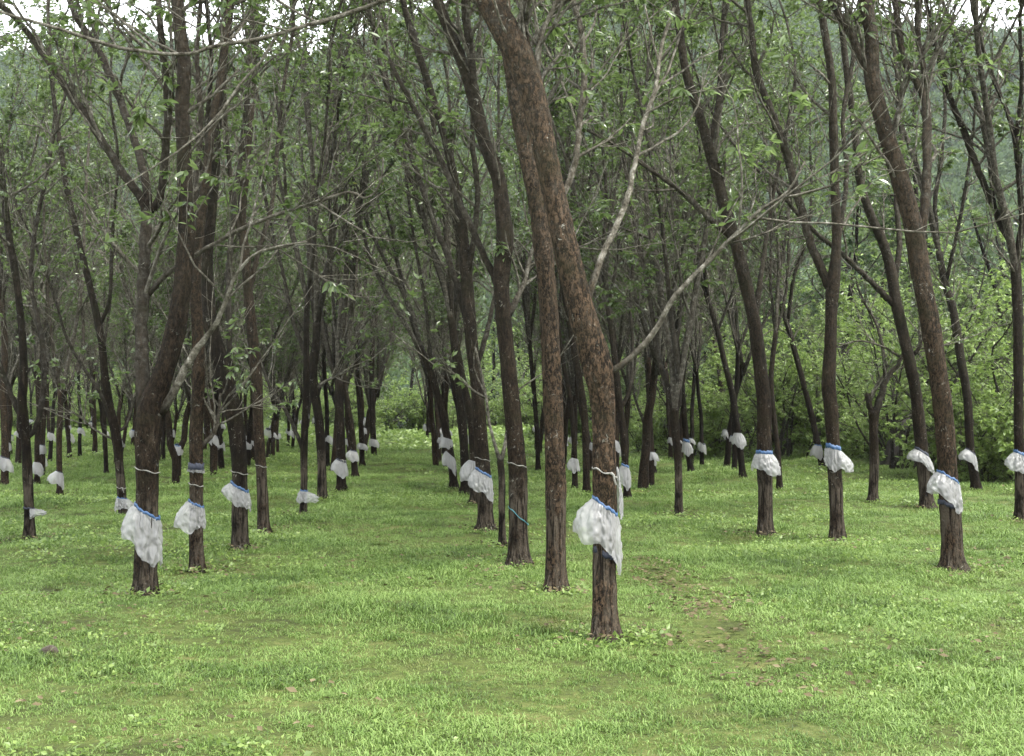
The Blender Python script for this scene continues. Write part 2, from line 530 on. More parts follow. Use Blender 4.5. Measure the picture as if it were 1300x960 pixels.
# ------------------------------------------------------------------ ground sheet
def build_ground():
    def axis(lim_lo, lim_hi, fine_lo, fine_hi, st):
        a = list(np.arange(fine_lo, fine_hi, st))
        x, s_ = fine_hi, st
        while x < lim_hi:
            a.append(x); s_ *= 1.18; x += s_
        a.append(lim_hi)
        x, s_ = fine_lo - st, st
        while x > lim_lo:
            a.insert(0, x); s_ *= 1.18; x -= s_
        a.insert(0, lim_lo)
        return np.array(a)
    X = axis(-900, 900, -14, 16, .3); Y = axis(-80, 1000, 2, 85, .25)
    gx, gy = np.meshgrid(X, Y)
    V = np.stack([gx, gy, gz(gx, gy)], -1).reshape(-1, 3)
    nx, ny = len(X), len(Y)
    i = (np.arange(ny - 1)[:, None] * nx + np.arange(nx - 1)[None, :])
    Q = np.stack([i, i + 1, i + nx + 1, i + nx], -1).reshape(-1, 4)
    return link('ground', mesh_np('ground', V, Q, mats=(M['ground'],)), kind='structure')
build_ground()

# ------------------------------------------------------------------ hillside behind
def hill_z(x, y):
    t = np.clip((y - 170 + 0.08 * np.abs(x)) / 420, 0, 1)
    t = t * t * (3 - 2 * t)
    ridge = 166 + 16 * np.sin(x * .011 + 1.2) + 9 * np.sin(x * .027 + .4) - 10 * np.exp(-((x + 150) / 120) ** 2)
    return t * ridge + 5 * np.sin(x * .05 + y * .03) * t + 3 * np.sin(x * .11 - y * .07) * t - 2.0
def build_hill():
    X = np.linspace(-620, 620, 90); Y = np.linspace(150, 700, 60)
    gx, gy = np.meshgrid(X, Y)
    V = np.stack([gx, gy, hill_z(gx, gy)], -1).reshape(-1, 3)
    i = (np.arange(59)[:, None] * 90 + np.arange(89)[None, :])
    Q = np.stack([i, i + 1, i + 91, i + 90], -1).reshape(-1, 4)
    link('hill', mesh_np('hill', V, Q, mats=(M['ground'],)), kind='structure')
build_hill()

# ------------------------------------------------------------------ scatter (grass, weeds, litter, hill wood): one object each
def scatter(name, pts, rot, scl, idx, sources, label, cat):
    me = bpy.data.meshes.new(name)
    me.vertices.add(len(pts)); me.vertices.foreach_set('co', np.asarray(pts, np.float32).ravel())
    a = me.attributes.new('s_rot', 'FLOAT_VECTOR', 'POINT'); a.data.foreach_set('vector', np.asarray(rot, np.float32).ravel())
    a = me.attributes.new('s_scl', 'FLOAT', 'POINT'); a.data.foreach_set('value', np.asarray(scl, np.float32))
    a = me.attributes.new('s_idx', 'INT', 'POINT'); a.data.foreach_set('value', np.asarray(idx, np.int32))
    o = link(name, me, kind='stuff')
    tag(o, label, cat)
    g = bpy.data.node_groups.new(name + '_scatter', 'GeometryNodeTree')
    g.interface.new_socket('Geometry', in_out='INPUT', socket_type='NodeSocketGeometry')
    g.interface.new_socket('Geometry', in_out='OUTPUT', socket_type='NodeSocketGeometry')
    gi = g.nodes.new('NodeGroupInput'); go = g.nodes.new('NodeGroupOutput')
    g2i = g.nodes.new('GeometryNodeGeometryToInstance')
    for src in reversed(sources):
        oi = g.nodes.new('GeometryNodeObjectInfo'); oi.inputs['Object'].default_value = src
        g.links.new(oi.outputs['Geometry'], g2i.inputs[0])
    iop = g.nodes.new('GeometryNodeInstanceOnPoints')
    iop.inputs['Pick Instance'].default_value = True
    def named(nm, ty):
        nd = g.nodes.new('GeometryNodeInputNamedAttribute'); nd.data_type = ty; nd.inputs['Name'].default_value = nm
        return nd.outputs['Attribute']
    e2r = g.nodes.new('FunctionNodeEulerToRotation')
    g.links.new(named('s_rot', 'FLOAT_VECTOR'), e2r.inputs[0])
    g.links.new(e2r.outputs[0], iop.inputs['Rotation'])
    g.links.new(named('s_scl', 'FLOAT'), iop.inputs['Scale'])
    g.links.new(named('s_idx', 'INT'), iop.inputs['Instance Index'])
    g.links.new(gi.outputs[0], iop.inputs['Points'])
    g.links.new(g2i.outputs[0], iop.inputs['Instance'])
    g.links.new(iop.outputs[0], go.inputs[0])
    md = o.modifiers.new('scatter', 'NODES'); md.node_group = g
    return o

def source(name, me):
    return bpy.data.objects.new(name, me)       # mesh holder for the scatter nodes, not in the scene

def grass_clump(rng, nbl, rad, hmin, hmax, wid):
    V, Q, T, A = [], [], [], []
    n = 0
    for b in range(nbl):
        a = rng.uniform(0, 6.283); r = rad * math.sqrt(rng.random())
        p = np.array([r * math.cos(a), r * math.sin(a), -0.01])
        az = rng.uniform(0, 6.283); d = np.array([math.cos(az), math.sin(az), 0]); sd = np.array([-d[1], d[0], 0])
        L = rng.uniform(hmin, hmax); w = wid * rng.uniform(.6, 1.2) * .5
        bend = rng.uniform(.35, 1.25); ph0 = rng.uniform(0.1, .5)
        pts = [p]; ph = ph0
        for i in range(3):
            pts.append(pts[-1] + (d * math.sin(ph) + np.array([0, 0, math.cos(ph)])) * L / 3); ph += bend
        V += [pts[0] - sd * w * .7, pts[0] + sd * w * .7, pts[1] - sd * w, pts[1] + sd * w, pts[2] - sd * w * .75, pts[2] + sd * w * .75, pts[3]]
        Q += [[n, n + 1, n + 3, n + 2], [n + 2, n + 3, n + 5, n + 4]]; T.append([n + 4, n + 5, n + 6])
        A += [rng.random()] * 7; n += 7
    return mesh_np('grass_clump', V, Q, T, {'shade': A}, (M['grass'],))

def weed_clump(rng, nl, rad, h, leafL, mat):
    lv = Leaves()
    for b in range(nl):
        a = rng.uniform(0, 6.283); r = rad * math.sqrt(rng.random())
        z = h * rng.random() * (1 - .5 * r / rad)
        d = np.array([math.cos(a + rng.normal(0, .7)), math.sin(a + rng.normal(0, .7)), rng.uniform(-.3, .8)])
        lv.one(rng, np.array([r * math.cos(a), r * math.sin(a), z]), d, leafL * rng.uniform(.6, 1.2))
    return lv.mesh('weed_clump', rng, mat, six=False, wid=.30)

def wedge_points(rng, d0, d1, dens, margin=2.0, half=0.43):
    """random ground points between two distances inside the widened view wedge"""
    area = half * (d1 * d1 - d0 * d0) + 2 * margin * (d1 - d0)
    n = int(area * dens)
    y = np.sqrt(rng.uniform(d0 * d0, d1 * d1, n))
    x = rng.uniform(-1, 1, n) * (half * y + margin)
    return np.stack([x, y, gz(x, y)], -1)

def strip_dist(p):
    a, b = ground_hit(815, 715)[:2], ground_hit(1010, 870)[:2]
    ab = b - a
    t = np.clip(((p[:, :2] - a) @ ab) / (ab @ ab), 0, 1)
    q = a + t[:, None] * ab + np.stack([.18 * np.sin(5 * t), np.zeros(len(t))], -1)
    return np.hypot(*(p[:, :2] - q).T)

def build_grass():
    rng = np.random.default_rng(11)
    src = [source('grass_clump', grass_clump(rng, 60, .125, .028, .066, .0058)) for _ in range(4)]
    src += [source('grass_clump', grass_clump(rng, 36, .10, .05, .115, .0065)) for _ in range(2)]
    P, S, I = [], [], []
    for d0, d1, dens, sc in ((3.2, 9, 140, .95), (9, 15, 115, 1.0), (15, 25, 60, 1.3), (25, 42, 28, 1.8), (42, 72, 12, 2.6), (72, 95, 4, 3.6)):
        p = wedge_points(rng, d0, d1, dens)
        v = np.sin(1.1 * p[:, 0] + 2.1 * np.sin(.7 * p[:, 1])) * np.sin(.9 * p[:, 1] + 1.3 * np.sin(.8 * p[:, 0]))
        v2 = np.sin(3.1 * p[:, 0] + 2.0 * np.sin(2.3 * p[:, 1])) * np.sin(2.7 * p[:, 1] + 1.9 * np.sin(1.7 * p[:, 0]))
        sd_ = strip_dist(p)
        keep = (rng.random(len(p)) < np.clip(.35 + sd_ * 1.3, 0, 1)) & (rng.random(len(p)) < np.clip(.95 + .6 * v + .5 * v2, .72, 1))
        p = p[keep]; v = v[keep]
        P.append(p); S.append(sc * rng.uniform(.6, 1.2, len(p)) * (1 + .22 * v + .15 * v2[keep]) * np.clip(.6 + sd_[keep], 0, 1))
        tall = rng.random(len(p)) < np.clip(.10 + .25 * v, .02, .4)
        I.append(np.where(tall, rng.integers(4, 6, len(p)), rng.integers(0, 4, len(p))))
    P = np.vstack(P); n = len(P)
    rot = np.stack([rng.normal(0, .12, n), rng.normal(0, .12, n), rng.uniform(0, 6.283, n)], -1)
    scatter('grass', P, rot, np.concatenate(S), np.concatenate(I), src, 'bright green broad-bladed grass carpeting the plantation floor', 'grass')
build_grass()

# ------------------------------------------------------------------ the rubber trees read off the photograph
# every tree: trunk as (x, y, width) in photo pixels, from the ground up; limbs the same, with a depth lean (m per m of height) and paleness
def tree(label, trunk, limbs=(), d=None, flaky=0.3, lean=0.0, seed=1, ext=1.0, twiggy=11, tie=None, gtie=None, leafy=0.75, pale_top=0.22, group=None, low=0, slim=.93):
    rng = np.random.default_rng(seed)
    bx, by, bw = trunk[0]
    if d is None:
        base = ground_hit(bx, by)
    else:
        base = at(bx, by, d); base[2] = float(gz(base[0], base[1]))
    d = base[1]
    s = d / F_PX
    root = thing('rubber_tree', label, 'tree', base, group)
    def to3(pts, off0, k, z_ref):
        rows = []
        for x, y, w in pts:
            p = at(x, y, d)
            dd = d + off0 + k * max(0, p[2] - z_ref)
            p = at(x, y, dd)
            rows.append(np.r_[p, w * slim * .5 * dd / F_PX])
        return np.array(rows)
    tr = to3(trunk, 0, lean, base[2] + 1.2)
    tr[0, :3] = base
    near = d < 26
    sides = 20 if d < 15 else (14 if d < 26 else 9)
    path = catmull(tr, .045 if d < 15 else (.08 if near else .18))
    root_len = np.array([[*(path[0, :3] - [0, 0, .25]), path[0, 3] * 1.35]])
    flare = np.exp(-(path[:, 2] - base[2]) / .09) * .22
    path[:, 3] *= (1 + np.clip(flare, 0, .3))
    full = np.vstack([root_len, path])
    hem = base[2] + .95
    g = Geo()
    top_h = path[-1, 2]
    pl = np.clip((full[:, 2] - 1.6) / 5.0, 0, 1) * pale_top
    g.tube(full, sides, pale=pl, flaky=flaky, panel=hem if near else None, lump=.075 if near else .05, seed=seed, flare=np.clip(.36 * np.exp(-np.clip(full[:, 2] - base[2], 0, 9) / .08), 0, .36))
    link('trunk', g.mesh('trunk', base), root)
    tips = [(path, True)]
    for lim in limbs:
        pts, k, pale = lim[0], lim[1], lim[2]
        goes_on = lim[3] if len(lim) > 3 else True
        x0, y0, _ = pts[0]
        zref = at(x0, y0, d)[2]
        best = None                                # a limb springs from the stem it meets: take that stem's depth there
        for n_, (pp, _) in enumerate(tips):
            xy = project(pp[:, :3])
            dist = np.hypot(xy[:, 0] - x0, xy[:, 1] - y0)
            i_ = int(np.argmin(dist))
            sc_ = dist[i_] + (0 if n_ == 0 else 2.5)
            if best is None or sc_ < best[0]:
                best = (sc_, pp[i_, 1])
        off0 = best[1] - d
        lp = catmull(to3(pts, off0, k, zref), .07 if near else .2)
        g2 = Geo()
        wob = rng.normal(0, 1, (len(lp), 3)) * lp[:, 3:4] * .10
        lp[:, :3] += wob
        g2.tube(lp, 10 if near else 6, pale=(pale if pale > .5 else pale * .6) * np.clip(.15 + np.arange(len(lp)) / max(3, .25 * len(lp)), 0, 1), flaky=flaky * .7, lump=.06, seed=seed + 3)
        link('limb', g2.mesh('limb', base), root)
        tips.append((lp, goes_on))
    # procedural growth: the stems run on above the frame, with side branches, twigs and leaves
    tw = Geo(); lv = Leaves()
    LL = .10
    for (pth, on), lim in zip(tips, [None] + list(limbs)):
        e = pth[-1]
        pale = .35 if lim is None else max(.3, lim[2])
        # side shoots on the upper part of what is in view
        thin = e[3] < .05
        hi = (pth[:, 2] > 3.4).mean()
        if lim is None:
            t0 = max(.3, 1 - hi + .08) if hi > .1 else 1.0
        else:
            t0 = .3 if pth[0, 2] > 2.4 else .5
        if t0 < .97 and twiggy:
            dress(rng, tw, lv, pth, t0, max(1, int(twiggy * .7 * (1 - t0 + .3))), 1.1, 4, .8, LL, 4, (.5, 1.1), 4, .05, leafy)
            for q_ in range(int(twiggy * .45)):        # bare whippy shoots
                i_ = int(rng.uniform(t0, .98) * (len(pth) - 2))
                sh = walk(rng, pth[i_, :3], side_dir(rng, pth[i_ + 1, :3] - pth[max(0, i_ - 1), :3], rng.uniform(.35, .95)), rng.uniform(.9, 2.4), .009 + .004 * rng.random(), .003, 8, .12, .07)
                tw.tube(sh, 4, pale=.95, cap=False)
                for z_ in range(3):
                    k2 = int(rng.integers(2, 7))
                    tw.tube(walk(rng, sh[k2, :3], side_dir(rng, sh[k2 + 1, :3] - sh[k2, :3], .6), rng.uniform(.3, .8), .004, .002, 4, .14, .05), 3, pale=1.0, cap=False)
        if on and ext > 0:
            tan = norm(pth[-1, :3] - pth[max(0, len(pth) - 6), :3])
            need = max(2.2, 12.0 - e[2]) * ext
            nfork = 2 if e[3] > .045 else 1
            for f in range(nfork):
                dd_ = norm(tan + rng.normal(0, .22, 3) * (f > 0) + np.array([0, 0, .35]))
                q = walk(rng, e[:3] - tan * .04, dd_, need * rng.uniform(.85, 1.1), e[3] * (.95 if nfork == 1 else .78), .010, 12, .09, .05)
                tw.tube(q, 6, pale=.45, flaky=flaky * .5, cap=False)
                dress(rng, tw, lv, q, .12, 10 if near else 9, 2.1, 4, .6, LL * 1.15, 10, (.5, 1.05), 6, .05, 1.0)
    if tw.n:
        link('branches', tw.mesh('branches', base), root, kind='stuff')
    if lv.p:
        link('crown', lv.mesh('crown', rng, M['leaf'], base, six=d < 15), root)
    if low:      # a few leafy shoots on the stem
        pass
    for t_, mt, tilt in ((tie, M['string'], .25), (gtie, M['greenstring'], .9)):
        if t_ is not None:
            i = int(np.argmin(abs(full[:, 2] - at(bx, t_, d)[2])))
            c, r = full[i, :3], full[i, 3] * 1.06
            a = np.linspace(0, 2 * math.pi, 29)
            ringp = np.stack([c[0] + r * np.cos(a), c[1] + r * np.sin(a), c[2] - tilt * r * np.cos(a) + .006 * np.sin(5 * a + seed), .004 + .003 * np.sin(3 * a + 2) ** 2], -1)
            g3 = Geo(); g3.tube(ringp, 5, cap=False)
            me = g3.mesh('string_tie', base); me.materials.clear(); me.materials.append(mt)
            link('string_tie', me, root)
    return dict(root=root, base=base, d=d, path=full, s=s)

TREES = {}
def add(key, *a, **k_):
    TREES[key] = tree(*a, seed=len(TREES) * 13 + 5, **k_)

# --- row right of the lane
add('T1', 'thick flaky brown rubber tree leaning left, pale bare side branch, big crumpled bag',
    [(768, 813, 38), (767, 760, 36), (767, 700, 35), (768, 640, 34), (767, 560, 34), (765, 505, 36), (757, 462, 43), (741, 405, 41), (724, 340, 39), (709, 275, 37), (696, 212, 37), (684, 150, 38), (673, 108, 42), (660, 72, 44), (641, 38, 41), (621, 0, 38), (604, -45, 35)],
    [([(676, 95, 22), (669, 62, 14), (666, 30, 12), (664, -5, 11)], .1, .3),
     ([(680, 100, 14), (686, 50, 8), (696, 25, 7), (712, -8, 6)], -.1, .75),
     ([(768, 468, 12), (780, 469, 10), (800, 455, 9), (822, 432, 9), (838, 410, 8), (852, 383, 8), (882, 349, 7), (912, 319, 7), (937, 294, 6), (965, 267, 5), (1000, 243, 4), (1022, 205, 3)], -.15, .95, False),
     ([(742, 395, 12), (751, 365, 10), (763, 330, 10), (785, 282, 9), (797, 250, 9), (806, 208, 8), (817, 155, 7), (832, 112, 7), (840, 58, 6), (856, 10, 5)], .3, .9, False),
     ([(602, -50, 20), (560, -32, 9), (490, 0, 7), (430, 21, 7), (378, 36, 6), (327, 50, 7), (275, 58, 6), (237, 69, 6), (179, 65, 6), (137, 57, 6), (86, 40, 5), (41, 27, 5), (0, 15, 4), (-40, -8, 3)], -.05, .85, False)],
    flaky=1.0, ext=.9, twiggy=9, slim=.85)
add('T2', 'straight reddish brown rubber tree without a bag, beside the thick leaning one',
    [(705, 753, 28), (706, 690, 27), (706, 620, 27), (703, 545, 26), (700, 470, 26), (697, 400, 26), (693, 350, 25), (690, 318, 28), (682, 255, 24), (668, 195, 23), (656, 130, 22), (646, 60, 21), (638, 0, 20), (633, -40, 19)],
    [([(690, 316, 14), (705, 270, 10), (728, 215, 9), (735, 160, 9), (742, 100, 9), (738, 40, 8), (725, -10, 7)], .35, .55)], flaky=.9)
add('T3', 'forked dark brown rubber tree with teal string wound round its bare trunk',
    [(659, 717, 27), (658, 650, 25), (657, 600, 24), (652, 540, 23), (646, 470, 22), (641, 420, 22), (637, 375, 22), (637, 345, 24), (641, 305, 23), (637, 262, 21), (632, 225, 19), (616, 182, 18), (605, 137, 18), (592, 93, 17), (578, 58, 16), (564, 24, 15), (548, -20, 14)],
    [([(634, 362, 14), (623, 342, 10), (609, 312, 9), (594, 279, 9), (579, 249, 8), (567, 219, 8), (540, 165, 7), (506, 100, 6), (481, 51, 6), (460, 0, 5)], .25, .45),
     ([(608, 145, 14), (602, 113, 13), (598, 69, 12), (593, 34, 12), (588, -10, 11)], -.1, .4),
     ([(646, 400, 10), (665, 360, 7), (672, 330, 6), (684, 290, 5)], .4, .6, False)], flaky=.35, tie=592, gtie=655)
add('T3b', 'thin sapling stem forking low into pale shoots between two rubber trees',
    [(638, 695, 10), (637, 650, 9), (637, 610, 9), (635, 585, 9)],
    [([(635, 588, 7), (629, 567, 5), (622, 540, 4), (617, 505, 4), (610, 470, 3.5), (603, 440, 3)], -.1, .9, False),
     ([(636, 588, 7), (641, 565, 5.5), (645, 540, 5), (645, 515, 4), (650, 490, 3)], .15, .8, False),
     ([(616, 505, 3.5), (600, 495, 3), (585, 480, 2.5), (570, 470, 2)], -.2, .95, False)], ext=0, twiggy=3, flaky=.1)
add('T4', 'dark rubber tree in the lane row wearing two dirty crumpled bags',
    [(617, 672, 21), (615, 620, 20), (611, 560, 19), (606, 500, 18), (600, 450, 17), (596, 400, 18), (592, 350, 16), (588, 300, 14), (580, 245, 12), (566, 180, 11), (545, 110, 10), (522, 40, 9), (510, -5, 8)],
    [([(597, 420, 12), (585, 380, 9), (570, 330, 8), (550, 280, 8), (533, 230, 7), (512, 170, 7), (485, 90, 6), (470, 20, 5)], .3, .4),
     ([(603, 470, 9), (616, 430, 7), (625, 390, 6), (635, 340, 5), (640, 290, 5)], .3, .4, True),
     ([(592, 350, 10), (602, 300, 8), (606, 240, 8), (600, 180, 7), (602, 110, 6)], -.2, .45)], flaky=.3, tie=586)
add('T5', 'slim dark rubber tree close behind the tree with two bags', 
    [(603, 640, 12), (601, 565, 12), (597, 527, 12), (588, 487, 11), (580, 445, 11), (572, 400, 10)],
    [([(573, 405, 8), (563, 360, 7), (548, 310, 6), (530, 255, 6), (505, 190, 5), (480, 120, 5), (455, 50, 4)], .2, .45),
     ([(572, 402, 8), (572, 350, 7), (566, 300, 6), (560, 230, 6), (548, 150, 5), (530, 60, 4)], -.1, .45)], flaky=.2)
add('T6', 'straight black-barked rubber tree without a bag along the grassy lane',
    [(591, 627, 13), (590, 577, 12), (585, 509, 12), (580, 465, 11), (575, 420, 11)],
    [([(576, 425, 8), (565, 370, 7), (545, 310, 6), (525, 240, 6), (512, 261, 5)][:4] + [(505, 170, 5), (490, 90, 4)], .2, .4),
     ([(575, 422, 8), (580, 360, 7), (582, 300, 6), (575, 220, 6), (570, 130, 5)], -.2, .4)], flaky=.1)
add('T7', 'rubber tree leaning over the grassy lane with stacked small white bags',
    [(577, 621, 11), (572, 577, 11), (566, 546, 11), (557, 506, 10), (545, 468, 9), (533, 440, 8)],
    [([(536, 447, 6), (522, 405, 5), (508, 350, 5), (495, 280, 4), (478, 200, 4)], .2, .5),
     ([(548, 478, 6), (545, 430, 5), (538, 370, 5), (525, 300, 4), (515, 220, 4)], -.2, .5),
     ([(566, 546, 6), (555, 500, 5), (540, 450, 4), (520, 400, 4)], .4, .5)], flaky=.2)
# --- row left of the lane
add('L1', 'stout rubber tree splitting at chest height into two stems and a mottled pale limb',
    [(184, 757, 32), (186, 700, 31), (187, 640, 31), (187, 580, 32), (188, 535, 34), (196, 505, 33), (211, 462, 27), (224, 412, 26), (233, 352, 24), (237, 300, 22), (235, 250, 21), (233, 190, 20), (231, 137, 20), (234, 86, 19), (228, 34, 18), (224, -30, 17)],
    [([(186, 530, 24), (181, 480, 20), (180, 420, 18), (182, 360, 17), (184, 310, 16), (187, 268, 16)], .25, .35, False),
     ([(187, 272, 14), (180, 252, 12), (151, 213, 11), (117, 158, 11), (89, 120, 10), (62, 79, 9), (30, 35, 8), (0, 5, 8)], .1, .35),
     ([(188, 270, 13), (186, 235, 12), (172, 182, 11), (148, 117, 10), (127, 69, 10), (96, 20, 9)], .5, .35),
     ([(190, 268, 13), (203, 250, 11), (210, 192, 11), (213, 137, 11), (209, 86, 10), (202, 20, 9)], -.25, .35),
     ([(205, 522, 14), (217, 505, 12), (230, 478, 11), (247, 448, 10), (262, 428, 8), (276, 408, 7), (287, 382, 6), (299, 350, 5), (322, 324, 4), (349, 314, 3.5), (390, 307, 2.5)], -.2, 1.0, False),
     ([(184, 378, 9), (210, 350, 7), (237, 331, 6.5), (270, 311, 6), (300, 294, 6), (345, 275, 5), (392, 260, 5), (442, 244, 4), (452, 246, 4), (462, 252, 3.5), (477, 244, 3), (485, 222, 3), (486, 200, 2.5)], -.3, .7, False)],
    flaky=.4, twiggy=8, tie=596)
add('L2', 'slim straight rubber tree with dark blue band above its tent-like white bag',
    [(251, 726, 20), (249, 670, 19), (249, 600, 19), (249, 545, 18), (252, 490, 17), (251, 420, 16), (248, 360, 15), (252, 300, 14), (260, 240, 13), (268, 170, 12), (280, 100, 11), (288, 30, 10), (290, -20, 9)],
    [([(243, 572, 8), (262, 560, 7), (275, 540, 5), (280, 500, 4)], .3, .5, False),
     ([(250, 345, 10), (243, 290, 9), (250, 220, 8), (255, 150, 8), (250, 70, 7), (255, 0, 6)], .3, .4)], flaky=.6, tie=616)
add('L3', 'nearly black bent rubber tree with crumpled bag and blue hem',
    [(305, 698, 23), (304, 650, 22), (304, 600, 22), (302, 560, 22), (296, 520, 24), (286, 484, 24), (276, 445, 20), (267, 410, 19), (264, 369, 17), (263, 331, 16), (268, 280, 14), (273, 220, 13), (275, 160, 13), (282, 90, 12), (291, 17, 11), (294, -30, 10)],
    [([(294, 500, 12), (292, 470, 9), (291, 420, 8), (290, 350, 8), (296, 280, 7), (305, 200, 7), (315, 110, 6), (320, 20, 5)], .3, .4),
     ([(264, 335, 10), (256, 290, 8), (254, 230, 8), (262, 160, 7), (268, 80, 6), (262, 0, 6)], -.2, .4)], flaky=.1, tie=597)
add('L4', 'pale brown rubber tree with only a string tied round its straight trunk',
    [(335, 677, 16), (332, 600, 15), (328, 540, 14), (326, 490, 15), (322, 440, 15), (316, 380, 14), (312, 330, 13), (307, 270, 12), (312, 210, 12), (318, 140, 11), (322, 60, 10), (325, -10, 9)],
    [([(316, 375, 8), (328, 320, 7), (345, 260, 6), (352, 190, 6), (360, 110, 5), (372, 40, 5)], .3, .4),
     ([(310, 310, 8), (296, 260, 7), (290, 200, 6), (284, 120, 6)], -.2, .4)], flaky=.5, tie=590)
add('L5', 'thin greyish rubber tree forking low, bag sticking out sideways',
    [(385, 655, 10), (386, 615, 9.5), (386, 570, 10), (388, 515, 9), (389, 471, 8.5), (389, 430, 8), (390, 380, 8)],
    [([(385, 572, 6), (373, 543, 5), (362, 521, 5), (346, 498, 4), (335, 470, 4), (325, 430, 3.5)], .3, .4, False),
     ([(390, 385, 6), (378, 330, 5), (365, 270, 5), (360, 200, 4), (350, 120, 4)], .2, .45),
     ([(390, 385, 6), (398, 320, 5), (402, 250, 5), (412, 180, 4), (418, 100, 4)], -.2, .45)], flaky=.1)
add('L6', 'black-trunked rubber tree without a bag, bent elbow below its fork',
    [(409, 634, 13), (408, 581, 12), (405, 534, 12), (399, 496, 12), (397, 465, 13), (401, 440, 12), (402, 410, 11)],
    [([(398, 475, 7), (384, 440, 6), (370, 400, 5.5), (360, 350, 5), (345, 290, 5), (330, 220, 4)], .2, .4),
     ([(402, 414, 8), (395, 360, 7), (392, 300, 6), (398, 230, 6), (390, 150, 5), (380, 60, 4)], .3, .45),
     ([(402, 414, 8), (412, 360, 7), (420, 300, 6), (418, 230, 5), (428, 150, 5), (440, 70, 4)], -.2, .45),
     ([(399, 495, 6), (412, 485, 4), (425, 478, 3.5), (445, 470, 2.5)], -.3, .6, False)], flaky=.05)
add('L7', 'dark rubber tree forking wide into a vase of limbs, small knotted bag',
    [(433, 624, 13), (433, 565, 12), (431, 518, 12), (430, 482, 12)],
    [([(430, 486, 9), (420, 459, 8), (412, 425, 7), (405, 380, 6), (398, 320, 5), (390, 250, 5)], .2, .4),
     ([(430, 486, 9), (434, 455, 8), (436, 410, 7), (440, 350, 6), (438, 280, 5), (442, 200, 5)], -.1, .45),
     ([(430, 490, 7), (424, 450, 6), (424, 400, 5), (420, 340, 5), (425, 270, 4)], .4, .45)], flaky=.15)
add('L8', 'slender rubber tree next to the vase-forked one, bag level with its neighbour',
    [(451, 606, 9), (447, 549, 8), (442, 518, 8), (438, 490, 7.5), (436, 455, 7)],
    [([(436, 458, 5), (446, 410, 5), (452, 350, 4), (455, 280, 4)], .2, .45), ([(436, 458, 5), (428, 410, 4.5), (430, 350, 4), (424, 290, 4)], -.2, .45)], flaky=.2)
add('L9', 'slender brown rubber tree near the lane end, small white bag',
    [(460, 593, 7), (458, 534, 7), (454, 480, 6.5), (454, 430, 6)],
    [([(454, 434, 5), (462, 380, 4), (466, 320, 4), (470, 250, 3)], .2, .45), ([(454, 434, 5), (447, 380, 4), (448, 320, 3.5)], -.2, .45)], flaky=.2)
add('L10', 'rubber tree at the lane end with pinkish white bag, left of the bank',
    [(475, 582, 8), (473, 527, 8), (472, 471, 7), (474, 420, 6)],
    [([(474, 424, 5), (482, 370, 4), (486, 300, 4)], .2, .4), ([(474, 424, 5), (466, 370, 4), (462, 300, 3.5)], -.2, .4), ([(472, 500, 4), (490, 460, 3), (500, 410, 3)], .3, .5)], flaky=.2)
# --- further left
add('A1', 'olive barked rubber tree forking at head height, torn bag flapping outward',
    [(38, 686, 14), (36, 620, 13), (33, 564, 13), (29, 532, 15), (28, 505, 12), (30, 470, 11), (28, 420, 10), (20, 350, 9), (10, 290, 9), (2, 220, 8)],
    [([(28, 530, 9), (19, 513, 8), (8, 485, 7), (-5, 450, 6)], .2, .2, False),
     ([(32, 555, 8), (42, 550, 7), (51, 522, 8), (56, 477, 8), (53, 430, 7), (40, 360, 6), (45, 290, 6), (60, 220, 5)], .3, .3)], flaky=.1)
add('A2', 'reddish rubber tree at the edge of the plantation with white bag low down',
    [(6, 618, 10), (6, 552, 10), (4, 496, 9), (6, 440, 8), (2, 380, 8)],
    [([(2, 384, 6), (12, 320, 5), (18, 250, 5)], .2, .4), ([(2, 384, 6), (-8, 320, 5), (-12, 240, 5)], -.2, .4)], flaky=.6)
add('A3', 'short thin rubber tree standing just behind the olive forked one',
    [(47, 614, 7), (47, 560, 7), (50, 510, 6.5), (48, 460, 6)],
    [([(48, 464, 5), (58, 410, 4), (62, 350, 4)], .2, .4), ([(48, 464, 5), (40, 400, 4), (36, 340, 4)], .2, .4)], flaky=.3)
add('A3b', 'rubber tree with rounded white bag paired with a thinner neighbour',
    [(54, 602, 6), (55, 550, 6), (58, 500, 5.5), (60, 450, 5)],
    [([(60, 454, 4), (70, 400, 3.5), (74, 340, 3)], .2, .4), ([(60, 454, 4), (54, 390, 3.5)], .2, .4)], flaky=.4)
add('A4', 'straight rubber tree with side bag and limbs spreading above the open grass',
    [(76, 630, 8), (75, 580, 8), (75, 552, 8), (77, 515, 8), (76, 495, 8)],
    [([(77, 505, 6), (94, 481, 5), (101, 462, 5), (106, 420, 4.5), (100, 360, 4), (92, 300, 4)], .2, .4),
     ([(76, 500, 6), (70, 460, 5), (62, 400, 5), (58, 330, 4)], -.2, .4)], flaky=.5)
add('A6', 'bare black pole-like rubber tree in the open grass without a bag',
    [(135, 603, 6), (133, 550, 6), (131, 500, 5.5), (130, 450, 5)],
    [([(130, 455, 4), (138, 400, 3.5), (145, 340, 3)], .2, .4), ([(130, 455, 4), (122, 400, 3.5), (118, 330, 3)], .2, .4)], flaky=.1)
